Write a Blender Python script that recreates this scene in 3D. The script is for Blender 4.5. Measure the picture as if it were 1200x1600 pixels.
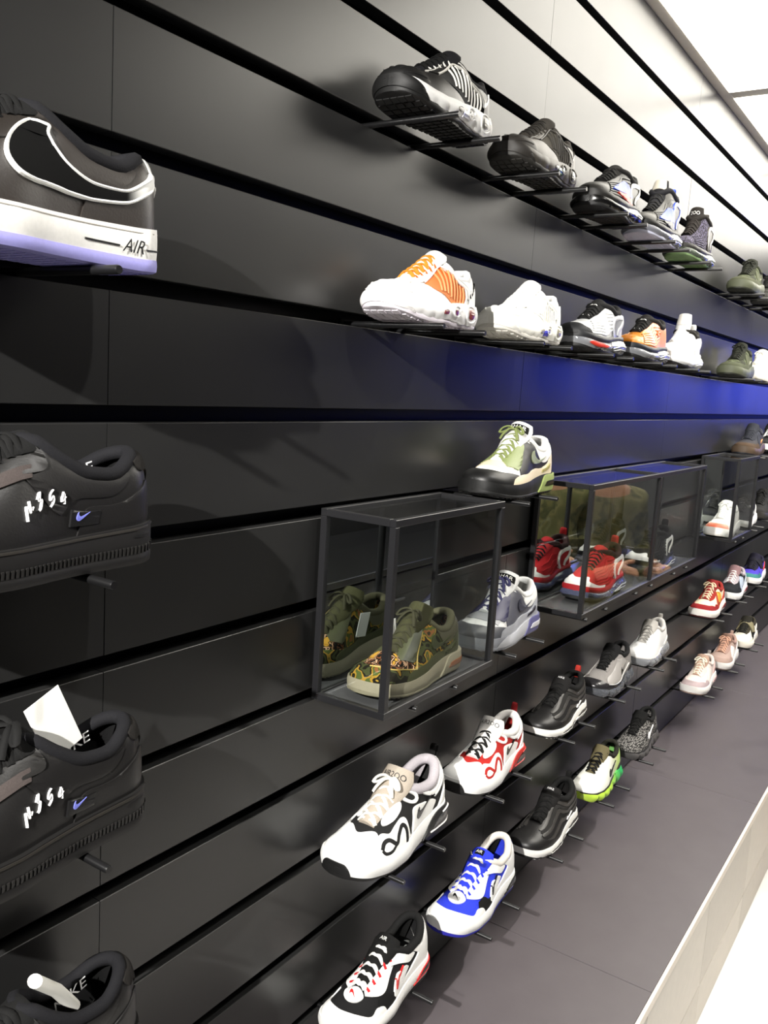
import bpy, bmesh, math, random
import numpy as np
from mathutils import Vector, Matrix
from mathutils.geometry import delaunay_2d_cdt

# ------------------------------------------------------------------ scene, camera, light
scene = bpy.context.scene
for o in list(bpy.data.objects):
    bpy.data.objects.remove(o, do_unlink=True)
COL = scene.collection
P = 0.172                     # height of one slat of the wall, metres
Z0 = 13.62                    # floor lies this many slats below the datum
def W(x, y, z): return (x * P, y * P, (z + Z0) * P)

YAW, PITCH, ROLL = 0.986637, -0.149439, 0.063536
cam_d = bpy.data.cameras.new('camera')
cam = bpy.data.objects.new('camera', cam_d); COL.objects.link(cam)
fw = Vector((math.sin(YAW) * math.cos(PITCH), math.cos(YAW) * math.cos(PITCH), math.sin(PITCH)))
r_ = fw.cross(Vector((0, 0, 1))).normalized(); u_ = r_.cross(fw)
rr = math.cos(ROLL) * r_ + math.sin(ROLL) * u_; uu = -math.sin(ROLL) * r_ + math.cos(ROLL) * u_
cam.matrix_world = Matrix(((rr.x, uu.x, -fw.x, 0.0), (rr.y, uu.y, -fw.y, -5.516 * P),
                           (rr.z, uu.z, -fw.z, (-2.5415 + Z0) * P), (0, 0, 0, 1)))
cam_d.sensor_fit = 'VERTICAL'; cam_d.sensor_height = 36.0; cam_d.lens = 36.0 * 1362.65 / 1600.0
cam_d.clip_start = 0.02; cam_d.clip_end = 60
scene.camera = cam

scene.view_settings.view_transform = 'Standard'
scene.view_settings.look = 'None'
scene.view_settings.gamma = 1.0
scene.view_settings.use_curve_mapping = False
scene.view_settings.exposure = EXPOSURE = 0.4
CEILING_POWER = 5.5           # emission of the luminous ceiling panels
SPOT_POWER = 34.0             # watts of each ceiling downlight
KEY_POWER = 760.0             # the strong spotlight behind the camera
SCREEN_POWER = 8.5            # emission of the blue screen at the end of the aisle

world = bpy.data.worlds.new('world'); scene.world = world
world.use_nodes = True
world.node_tree.nodes['Background'].inputs[0].default_value = (0.9, 0.93, 1.0, 1)
world.node_tree.nodes['Background'].inputs[1].default_value = 0.02

# ------------------------------------------------------------------ materials
def lin(c):
    return c / 12.92 if c <= 0.04045 else ((c + 0.055) / 1.055) ** 2.4
def rgb(h):
    h = h.lstrip('#')
    return tuple(lin(int(h[i:i + 2], 16) / 255.0) for i in (0, 2, 4))
_M = {}
KINDS = {  # rough, specular, noise scale, colour variation, bump, bump distance
    'leather': (0.42, 0.5, 420, 0.05, 0.25, 0.0006),
    'gloss':   (0.22, 0.5, 200, 0.03, 0.05, 0.0003),
    'suede':   (0.9, 0.2, 900, 0.12, 0.5, 0.0008),
    'knit':    (0.85, 0.2, 700, 0.18, 0.8, 0.0012),
    'fabric':  (0.85, 0.2, 600, 0.10, 0.5, 0.0008),
    'rubber':  (0.55, 0.4, 300, 0.04, 0.15, 0.0004),
    'foam':    (0.5, 0.4, 260, 0.03, 0.12, 0.0004),
    'lace':    (0.8, 0.2, 1200, 0.12, 0.6, 0.0006),
    'metal':   (0.35, 0.5, 300, 0.04, 0.05, 0.0002),
    'paint':   (0.5, 0.4, 30, 0.03, 0.05, 0.0003),
}
def mat(color, kind='leather'):
    key = (color, kind)
    if key in _M: return _M[key]
    m = bpy.data.materials.new(kind + '_' + color.lstrip('#')); m.use_nodes = True
    nt = m.node_tree; b = nt.nodes['Principled BSDF']
    c = rgb(color)
    if kind == 'clear':
        b.inputs['Base Color'].default_value = (*c, 1); b.inputs['Roughness'].default_value = 0.08
        b.inputs['Transmission Weight'].default_value = 0.65; b.inputs['IOR'].default_value = 1.4
    elif kind == 'chrome':
        b.inputs['Base Color'].default_value = (*c, 1); b.inputs['Roughness'].default_value = 0.14
        b.inputs['Metallic'].default_value = 1.0
    else:
        ro, sp, sc, var, bu, bd = KINDS[kind]
        b.inputs['Roughness'].default_value = ro; b.inputs['Specular IOR Level'].default_value = sp
        tc = nt.nodes.new('ShaderNodeTexCoord'); ns = nt.nodes.new('ShaderNodeTexNoise')
        ns.inputs['Scale'].default_value = sc; ns.inputs['Detail'].default_value = 3
        nt.links.new(tc.outputs['Object'], ns.inputs['Vector'])
        mx = nt.nodes.new('ShaderNodeMix'); mx.data_type = 'RGBA'
        lo = tuple(max(0.0, x * (1 - 2 * var) ) for x in c); hi = tuple(min(1.0, x * (1 + 2 * var)) for x in c)
        mx.inputs[6].default_value = (*lo, 1); mx.inputs[7].default_value = (*hi, 1)
        nt.links.new(ns.outputs['Fac'], mx.inputs[0]); nt.links.new(mx.outputs[2], b.inputs['Base Color'])
        bp = nt.nodes.new('ShaderNodeBump'); bp.inputs['Strength'].default_value = bu; bp.inputs['Distance'].default_value = bd
        nt.links.new(ns.outputs['Fac'], bp.inputs['Height']); nt.links.new(bp.outputs['Normal'], b.inputs['Normal'])
    _M[key] = m
    return m
def ramp_mat(name, stops, scale, kind='fabric', coord='Object', interp='CONSTANT', stretch=(1, 1, 1), detail=2.0, rough=None, tex='noise'):
    """procedural pattern: noise or gradient through a colour ramp (camouflage, knit, fades)"""
    if name in _M: return _M[name]
    m = bpy.data.materials.new(name); m.use_nodes = True; nt = m.node_tree; b = nt.nodes['Principled BSDF']
    tc = nt.nodes.new('ShaderNodeTexCoord'); mp = nt.nodes.new('ShaderNodeMapping'); mp.inputs['Scale'].default_value = stretch
    nt.links.new(tc.outputs[coord], mp.inputs['Vector'])
    if tex == 'noise':
        ns = nt.nodes.new('ShaderNodeTexNoise'); ns.inputs['Scale'].default_value = scale; ns.inputs['Detail'].default_value = detail
        nt.links.new(mp.outputs[0], ns.inputs['Vector']); out = ns.outputs['Fac']
    elif tex == 'voronoi':
        ns = nt.nodes.new('ShaderNodeTexVoronoi'); ns.inputs['Scale'].default_value = scale
        nt.links.new(mp.outputs[0], ns.inputs['Vector']); out = ns.outputs['Distance']
    elif tex == 'wave':
        ns = nt.nodes.new('ShaderNodeTexWave'); ns.inputs['Scale'].default_value = scale; ns.inputs['Distortion'].default_value = 2.0
        nt.links.new(mp.outputs[0], ns.inputs['Vector']); out = ns.outputs['Fac']
    else:
        sx = nt.nodes.new('ShaderNodeSeparateXYZ'); nt.links.new(mp.outputs[0], sx.inputs[0])
        mr = nt.nodes.new('ShaderNodeMapRange'); mr.inputs['From Min'].default_value = scale[1]; mr.inputs['From Max'].default_value = scale[2]
        nt.links.new(sx.outputs[scale[0]], mr.inputs['Value']); out = mr.outputs[0]
    cr = nt.nodes.new('ShaderNodeValToRGB'); cr.color_ramp.interpolation = interp
    el = cr.color_ramp.elements
    while len(el) > 1: el.remove(el[-1])
    el[0].position = stops[0][0]; el[0].color = (*rgb(stops[0][1]), 1)
    for p_, c_ in stops[1:]:
        e = el.new(p_); e.color = (*rgb(c_), 1)
    nt.links.new(out, cr.inputs['Fac']); nt.links.new(cr.outputs['Color'], b.inputs['Base Color'])
    ro, sp, sc, var, bu, bd = KINDS[kind]
    b.inputs['Roughness'].default_value = ro if rough is None else rough
    b.inputs['Specular IOR Level'].default_value = sp
    _M[name] = m
    return m

# ------------------------------------------------------------------ object helpers
def finish(me, smooth=True, angle=40):
    if smooth:
        me.polygons.foreach_set('use_smooth', [True] * len(me.polygons))
        me.set_sharp_from_angle(angle=math.radians(angle))
    me.update()
def link(name, me, material, parent=None, loc=None):
    o = bpy.data.objects.new(name, me); COL.objects.link(o)
    if material is not None and not me.materials: me.materials.append(material)
    if parent is not None: o.parent = parent
    if loc is not None: o.location = loc
    return o
def mesh_obj(name, verts, faces, material, parent=None, smooth=True, angle=40, merge=None, loc=None):
    me = bpy.data.meshes.new(name)
    me.from_pydata([tuple(map(float, v)) for v in verts], [], faces)
    bm = bmesh.new(); bm.from_mesh(me)
    if merge: bmesh.ops.remove_doubles(bm, verts=bm.verts, dist=merge)
    bmesh.ops.recalc_face_normals(bm, faces=bm.faces)
    bm.to_mesh(me); bm.free()
    finish(me, smooth, angle)
    return link(name, me, material, parent, loc)
def box_mesh(name, lo, hi, bevel=0.0, seg=1, only_x=False):
    bm = bmesh.new(); bmesh.ops.create_cube(bm, size=1.0)
    for v in bm.verts:
        v.co = Vector([lo[i] + (v.co[i] + 0.5) * (hi[i] - lo[i]) for i in range(3)])
    if bevel:
        bmesh.ops.bevel(bm, geom=[e for e in bm.edges if not only_x or abs((e.verts[0].co - e.verts[1].co).normalized().x) > .9], offset=bevel, segments=seg, affect='EDGES', profile=0.5)
    me = bpy.data.meshes.new(name); bm.to_mesh(me); bm.free()
    return me
def box(name, lo, hi, material, parent=None, bevel=0.0, seg=1):
    me = box_mesh(name, lo, hi, bevel, seg); finish(me, bool(bevel), 30)
    return link(name, me, material, parent)
def tag(o, label=None, cat=None, group=None, kind=None):
    if label: o['label'] = label
    if cat: o['category'] = cat
    if group: o['group'] = group
    if kind: o['kind'] = kind
    return o
def thing(name, label, cat, loc=(0, 0, 0), group=None):
    o = bpy.data.objects.new(name, None); COL.objects.link(o); o.empty_display_size = 0.02
    o.location = loc
    return tag(o, label, cat, group)
def tube_geo(path, rad, n=7, flat=1.0, up=(0, 0, 1), closed=False, cap=True):
    path = [Vector(p) for p in path]; m = len(path); V = []; F = []
    up = Vector(up)
    for i, p in enumerate(path):
        a = path[(i - 1) % m] if (closed or i > 0) else path[i]
        b = path[(i + 1) % m] if (closed or i < m - 1) else path[i]
        t = (b - a).normalized()
        s = t.cross(up)
        if s.length < 1e-4: s = t.cross(Vector((1, 0, 0)))
        s.normalize(); q = s.cross(t).normalized()
        r = rad[i] if hasattr(rad, '__len__') else rad
        for k in range(n):
            an = 2 * math.pi * k / n
            V.append(p + s * math.cos(an) * r + q * math.sin(an) * r * flat)
    for i in range(m if closed else m - 1):
        j = (i + 1) % m
        for k in range(n):
            F.append((i * n + k, i * n + (k + 1) % n, j * n + (k + 1) % n, j * n + k))
    if cap and not closed:
        F.append(tuple(range(n))[::-1]); F.append(tuple((m - 1) * n + k for k in range(n)))
    return V, F
def join_geo(parts):
    V = []; F = []
    for v, f in parts:
        o = len(V); V += [tuple(x) for x in v]; F += [tuple(i + o for i in q) for q in f]
    return V, F
_FONT = {}
def text_geo(s):
    """2-D outline triangles of a word: verts (x, y) with cap height 1, faces"""
    if s in _FONT: return _FONT[s]
    cu = bpy.data.curves.new('lettering', 'FONT'); cu.body = s; cu.resolution_u = 2
    ob = bpy.data.objects.new('lettering', cu); COL.objects.link(ob)
    dg = bpy.context.evaluated_depsgraph_get(); dg.update()
    me = bpy.data.meshes.new_from_object(ob.evaluated_get(dg))
    V = [(v.co.x, v.co.y) for v in me.vertices]; F = [tuple(p.vertices) for p in me.polygons]
    bpy.data.objects.remove(ob, do_unlink=True); bpy.data.curves.remove(cu); bpy.data.meshes.remove(me)
    x0 = min(v[0] for v in V); x1 = max(v[0] for v in V); h = max(v[1] for v in V)
    V = [((x - x0) / (x1 - x0), y / h) for x, y in V]
    _FONT[s] = (V, F)
    return V, F
# ------------------------------------------------------------------ the room
def wall_material():
    m = bpy.data.materials.new('charcoal_satin_panel'); m.use_nodes = True
    nt = m.node_tree; b = nt.nodes['Principled BSDF']
    tc = nt.nodes.new('ShaderNodeTexCoord'); ns = nt.nodes.new('ShaderNodeTexNoise'); ns.inputs['Scale'].default_value = 5
    ns.inputs['Detail'].default_value = 6
    nt.links.new(tc.outputs['Object'], ns.inputs['Vector'])
    cr = nt.nodes.new('ShaderNodeValToRGB'); cr.color_ramp.elements[0].color = (0.016, 0.016, 0.0165, 1); cr.color_ramp.elements[1].color = (0.023, 0.023, 0.0225, 1)
    nt.links.new(ns.outputs['Fac'], cr.inputs['Fac']); nt.links.new(cr.outputs['Color'], b.inputs['Base Color'])
    mr = nt.nodes.new('ShaderNodeMapRange'); mr.inputs['To Min'].default_value = 0.30; mr.inputs['To Max'].default_value = 0.36
    nt.links.new(ns.outputs['Fac'], mr.inputs['Value']); nt.links.new(mr.outputs[0], b.inputs['Roughness'])
    b.inputs['Specular IOR Level'].default_value = 0.5
    n2 = nt.nodes.new('ShaderNodeTexNoise'); n2.inputs['Scale'].default_value = 900
    nt.links.new(tc.outputs['Object'], n2.inputs['Vector'])
    bp = nt.nodes.new('ShaderNodeBump'); bp.inputs['Strength'].default_value = 0.12; bp.inputs['Distance'].default_value = 0.0003
    nt.links.new(n2.outputs['Fac'], bp.inputs['Height']); nt.links.new(bp.outputs['Normal'], b.inputs['Normal'])
    return m
WALLM = wall_material()
SLOTM = mat('#0b0b0b', 'paint')
JOINTS = [-17.61, -10.27, -2.93, 4.41, 11.75, 19.09, 26.43, 33.77, 41.11]
G = 0.139                     # open slot between two slats
wall = bpy.data.objects.new('wall_back', None); COL.objects.link(wall); tag(wall, kind='structure')
box('wall_backing', W(JOINTS[0], 0.32, -10.92), W(JOINTS[-1], 0.42, 4.4), SLOTM, wall)
pm = box_mesh('panel', (0.0006, 0.0, 0.0), (7.34 * P - 0.0006, 0.030, (1 - G) * P), 0.0009, 1, True); finish(pm, True, 30); pm.materials.append(WALLM)
for k in range(-3, 11):
    for j in range(len(JOINTS) - 1):
        jit = random.Random(k * 31 + j).uniform(-1, 1)
        o = link('panel', pm, None, wall, W(JOINTS[j], 0.0, -k - 1 + G))
        o.location.y += 0.0004 * jit
# slat running under the ceiling: the last slat is a little taller
pm2 = box_mesh('panel', (0.0006, 0.0, 0.0), (7.34 * P - 0.0006, 0.030, (1.03 - G) * P), 0.0009, 1, True); finish(pm2, True, 30); pm2.materials.append(WALLM)
for j in range(len(JOINTS) - 1):
    link('panel', pm2, None, wall, W(JOINTS[j], 0.0, 3 + G))

XA, XB = JOINTS[0], JOINTS[-1]
YR = -17.0                    # far side of the aisle
# floor
def floor_material():
    m = bpy.data.materials.new('white_polished_floor'); m.use_nodes = True; nt = m.node_tree; b = nt.nodes['Principled BSDF']
    tc = nt.nodes.new('ShaderNodeTexCoord'); ns = nt.nodes.new('ShaderNodeTexNoise'); ns.inputs['Scale'].default_value = 3
    nt.links.new(tc.outputs['Object'], ns.inputs['Vector'])
    cr = nt.nodes.new('ShaderNodeValToRGB'); cr.color_ramp.elements[0].color = (0.86, 0.84, 0.81, 1); cr.color_ramp.elements[1].color = (0.91, 0.89, 0.87, 1)
    nt.links.new(ns.outputs['Fac'], cr.inputs['Fac']); nt.links.new(cr.outputs['Color'], b.inputs['Base Color'])
    b.inputs['Roughness'].default_value = 0.25
    return m
fl = box('floor', W(XA, YR, -13.62 - 0.5), W(XB, 0.42, -13.62), floor_material()); tag(fl, kind='structure')

# plinth that carries the wall: dark top slabs, pale edge strip, pale tiles on the face
def slab_material():
    m = bpy.data.materials.new('dark_grey_laminate'); m.use_nodes = True; nt = m.node_tree; b = nt.nodes['Principled BSDF']
    tc = nt.nodes.new('ShaderNodeTexCoord'); ns = nt.nodes.new('ShaderNodeTexNoise'); ns.inputs['Scale'].default_value = 12; ns.inputs['Detail'].default_value = 8
    nt.links.new(tc.outputs['Object'], ns.inputs['Vector'])
    cr = nt.nodes.new('ShaderNodeValToRGB'); cr.color_ramp.elements[0].color = (0.092, 0.079, 0.086, 1); cr.color_ramp.elements[1].color = (0.114, 0.100, 0.107, 1)
    nt.links.new(ns.outputs['Fac'], cr.inputs['Fac']); nt.links.new(cr.outputs['Color'], b.inputs['Base Color'])
    b.inputs['Roughness'].default_value = 0.42
    n2 = nt.nodes.new('ShaderNodeTexNoise'); n2.inputs['Scale'].default_value = 700
    nt.links.new(tc.outputs['Object'], n2.inputs['Vector'])
    bp = nt.nodes.new('ShaderNodeBump'); bp.inputs['Strength'].default_value = 0.2; bp.inputs['Distance'].default_value = 0.0004
    nt.links.new(n2.outputs['Fac'], bp.inputs['Height']); nt.links.new(bp.outputs['Normal'], b.inputs['Normal'])
    return m
LEDGE = -10.93; LY = -2.87
pl = thing('display_plinth', 'low dark-topped plinth with pale tiled face below the sneaker wall', 'plinth', W(JOINTS[3], LY, -13.62))
def rel(p): return tuple(p[i] - pl.location[i] for i in range(3))
SL = slab_material(); PALE = mat('#d9d3c9', 'paint'); PALE2 = mat('#cfc9bf', 'paint')
box('plinth_body', rel(W(XA, LY + 0.10, -13.6)), rel(W(XB, 0.42, LEDGE - 0.16)), mat('#25211f', 'paint'), pl)
for j in range(len(JOINTS) - 1):
    box('top_slab', rel(W(JOINTS[j] + 0.055, LY + 0.055, LEDGE - 0.155)), rel(W(JOINTS[j + 1] + 0.045, 0.42, LEDGE)), SL, pl, 0.0008)
box('edge_strip', rel(W(XA, LY, LEDGE - 0.15)), rel(W(XB, LY + 0.05, LEDGE + 0.005)), mat('#efe6da', 'paint'), pl, 0.0008)
tx = [-16.64 + 3.52 * i for i in range(17)]
for i in range(16):
    for (za, zb) in ((LEDGE - 0.165, -12.70), (-12.728, -13.60)):
        box('face_tile', rel(W(tx[i] + 0.014, LY + 0.012, zb)), rel(W(tx[i + 1] - 0.014, LY + 0.10, za)), PALE if (i + int(za)) % 2 else PALE2, pl, 0.0012)

# ceiling: narrow strip along the wall, then luminous panels in a pale grid
ce = box('ceiling', W(XA, YR, 4.32), W(XB, 0.42, 4.6), mat('#8d867b', 'paint')); tag(ce, kind='structure')
st = box('trim_1', W(XA, -0.20, 4.05), W(XB, 0.42, 4.32), mat('#f3ece0', 'paint'), None, 0.001); tag(st, kind='structure')
def lamp_mat():
    m = bpy.data.materials.new('lit_diffuser'); m.use_nodes = True; nt = m.node_tree
    b = nt.nodes['Principled BSDF']; b.inputs['Base Color'].default_value = (0.9, 0.9, 0.9, 1)
    b.inputs['Emission Color'].default_value = (1.0, 0.955, 0.85, 1); b.inputs['Emission Strength'].default_value = CEILING_POWER
    return m
LM = lamp_mat()
cells = []
bx = [20.9 - 0.45 - 7.34, 20.9 - 0.45]
GX = [(20.9 + 7.34 * i, 20.9 + 7.34 * (i + 1) - 0.45) for i in range(-1, 3)]
GY = [(-0.20, -5.2), (-5.65, -10.65)]
BAR = mat('#f3ece0', 'paint')
names = {-2: 'nearest', -1: 'second', 0: 'third', 1: 'fourth'}
for iy, (ya, yb) in enumerate(GY):
    for ix, (xa, xb) in enumerate(GX):
        side = 'beside the wall strip' if iy == 0 else 'over the aisle'
        t = thing('ceiling_light', 'glowing ceiling panel %s, %s from the camera' % (side, ('first', 'second', 'third', 'fourth')[ix]), 'light panel', W((xa + xb) / 2, (ya + yb) / 2, 4.3), 'glowing ceiling panels')
        def rl(p): return tuple(p[i] - t.location[i] for i in range(3))
        box('diffuser', rl(W(xa + 0.01, yb + 0.01, 4.038)), rl(W(xb - 0.01, ya - 0.01, 4.26)), LM, t)
        box('side_bar', rl(W(xb, yb, 4.05)), rl(W(xb + 0.44, ya - 0.005, 4.315)), BAR, t, 0.001)
        box('end_bar', rl(W(xa, yb - 0.44, 4.05)), rl(W(xb + 0.44, yb - 0.002, 4.315)), BAR, t, 0.001)

# rest of the shop, behind and beside the camera
wf = box('wall_front', W(XA, YR - 0.6, -13.62), W(XB, YR, 4.6), mat('#1f1e1d', 'paint')); tag(wf, kind='structure')
wr = box('wall_right', W(XB, YR, -13.62), W(XB + 0.6, 0.42, 4.6), mat('#3a3a3d', 'paint')); tag(wr, kind='structure')
wl = box('wall_left', W(XA - 0.6, YR, -13.62), W(XA, 0.42, 4.6), mat('#2a2a2b', 'paint')); tag(wl, kind='structure')

# blue screens at the end of the aisle
def screen_mat():
    m = bpy.data.materials.new('blue_screen'); m.use_nodes = True; nt = m.node_tree; b = nt.nodes['Principled BSDF']
    tc = nt.nodes.new('ShaderNodeTexCoord'); wv = nt.nodes.new('ShaderNodeTexWave'); wv.inputs['Scale'].default_value = 1.6; wv.bands_direction = 'Y'
    nt.links.new(tc.outputs['Object'], wv.inputs['Vector'])
    cr = nt.nodes.new('ShaderNodeValToRGB'); cr.color_ramp.elements[0].color = (0.01, 0.02, 0.25, 1); cr.color_ramp.elements[1].color = (0.05, 0.09, 1.0, 1)
    nt.links.new(wv.outputs['Fac'], cr.inputs['Fac']); nt.links.new(cr.outputs['Color'], b.inputs['Emission Color'])
    b.inputs['Emission Strength'].default_value = SCREEN_POWER; b.inputs['Base Color'].default_value = (0, 0, 0, 1)
    return m
SM = screen_mat()
for (ya, yb, za, zb, lab) in ((-11.8, -7.8, -3.1, -.3, 'wide screen glowing blue on the end wall of the aisle'), (-3.9, -2.5, -3.1, -.3, 'narrow screen glowing blue on the end wall beside the sneaker wall')):
    sc = thing('wall_screen', lab, 'screen', W(XB, (ya + yb) / 2, (za + zb) / 2), 'blue screens on the end wall')
    hy, hz = (yb - ya) / 2 * P, (zb - za) / 2 * P
    box('screen_face', (-0.03, -hy, -hz), (-0.022, hy, hz), SM, sc)
    box('bezel', (-0.022, -hy - .02, -hz - .02), (-0.001, hy + .02, hz + .02), mat('#111111', 'paint'), sc, 0.003)

# ceiling downlights: small cans that throw the hard shadows
def downlight(x, y, label, tx=None, ty=None, tz=None, power=SPOT_POWER):
    t = thing('ceiling_spotlight', label, 'spotlight', W(x, y, 4.05), 'ceiling spotlights')
    can, F = [], []
    n = 20
    for (r, z) in ((0.030, 0.0), (0.030, -0.05), (0.024, -0.05), (0.020, -0.02)):
        for k in range(n): can.append((r * math.cos(2 * math.pi * k / n), r * math.sin(2 * math.pi * k / n), z))
    for i in range(3):
        for k in range(n): F.append((i * n + k, i * n + (k + 1) % n, (i + 1) * n + (k + 1) % n, (i + 1) * n + k))
    F.append(tuple(3 * n + k for k in range(n))); F.append(tuple(range(n))[::-1])
    mesh_obj('housing', can, F, mat('#d8d4cc', 'metal'), t, True, 30)
    ld = bpy.data.lights.new('spot_lamp', 'SPOT'); ld.energy = power; ld.spot_size = math.radians(75); ld.spot_blend = 0.9; ld.shadow_soft_size = 0.018
    ld.color = (1.0, 0.97, 0.92)
    lo = bpy.data.objects.new('spot_lamp', ld); COL.objects.link(lo); lo.parent = t; lo.location = (0, 0, -0.055)
    d = Vector(W(tx, ty, tz)) - (Vector(t.location) + lo.location)
    lo.rotation_euler = d.to_track_quat('-Z', 'Y').to_euler()
    return t
SPOTX = [4.6, 11.0, 17.4, 23.8, 30.2]
nth = ('first', 'second', 'third', 'fourth', 'fifth')
for i, x in enumerate(SPOTX):
    downlight(x, -5.42, 'small white ceiling spotlight in the grid bar, %s from the camera' % nth[i], x, -0.6, -7.0)
downlight(-10.0, -4.6, 'brightest ceiling spotlight, behind the camera, aimed along the sneaker wall', 11.0, -0.6, -6.5, KEY_POWER)

# unseen low dark table, added to keep floor reflections off the case glass
tb = thing('reflection_blocker_table', 'long low dark table, unseen, added across the aisle to block floor reflections', 'table', W(22, -12.7, -13.62))
DK = mat('#161514', 'paint')
box('table_top', (-2.9, -.42, .80), (2.9, .42, .84), DK, tb, .004)
for i in range(6):
    box('drawer_front', (-2.85 + .95 * i + .006, .385, .12), (-1.90 + .95 * i - .006, .405, .785), mat('#1b1a19', 'paint'), tb, .003)
    box('drawer_pull', (-2.45 + .95 * i, .405, .62), (-2.30 + .95 * i, .42, .635), mat('#4a4a4a', 'metal'), tb, .002)
box('table_body', (-2.86, -.40, .06), (2.86, .385, .80), DK, tb)
box('table_foot', (-2.7, -.32, 0.0), (2.7, .30, .06), mat('#0d0d0d', 'paint'), tb)
# ------------------------------------------------------------------ sneaker builder
# local frame: toe at -x, heel at +x, the side facing the room at -y, z = 0 under the sole
def curve(pts):
    """smooth monotone-ish cubic through (x, y) points, vectorised"""
    xs = np.array([p[0] for p in pts], float); ys = np.array([p[1] for p in pts], float)
    h = np.diff(xs); d = np.diff(ys) / h
    m = np.zeros(len(xs)); m[0] = d[0]; m[-1] = d[-1]
    for i in range(1, len(xs) - 1):
        m[i] = 0 if d[i - 1] * d[i] <= 0 else 2 * d[i - 1] * d[i] / (d[i - 1] + d[i])
    def f(x):
        x = np.clip(np.asarray(x, float), xs[0], xs[-1])
        i = np.clip(np.searchsorted(xs, x, side='right') - 1, 0, len(xs) - 2)
        t = (x - xs[i]) / h[i]
        return ((1 + 2 * t) * (1 - t) ** 2 * ys[i] + t * (1 - t) ** 2 * h[i] * m[i] + t * t * (3 - 2 * t) * ys[i + 1] + t * t * (t - 1) * h[i] * m[i + 1])
    return f
def endcap(u, a, n):      # 0 at u=0 rising to 1 at u=a like a superellipse
    t = np.clip(1 - np.asarray(u) / a, 0, 1)
    return (1 - t ** n) ** (1.0 / n)
def stations(n, lo=0.0, hi=1.0):
    s = np.linspace(0, 1, n)
    return lo + (hi - lo) * (s - 0.92 * np.sin(2 * np.pi * s) / (2 * np.pi))

STAB = np.linspace(0, 1, 600); UTAB = stations(600)

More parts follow.
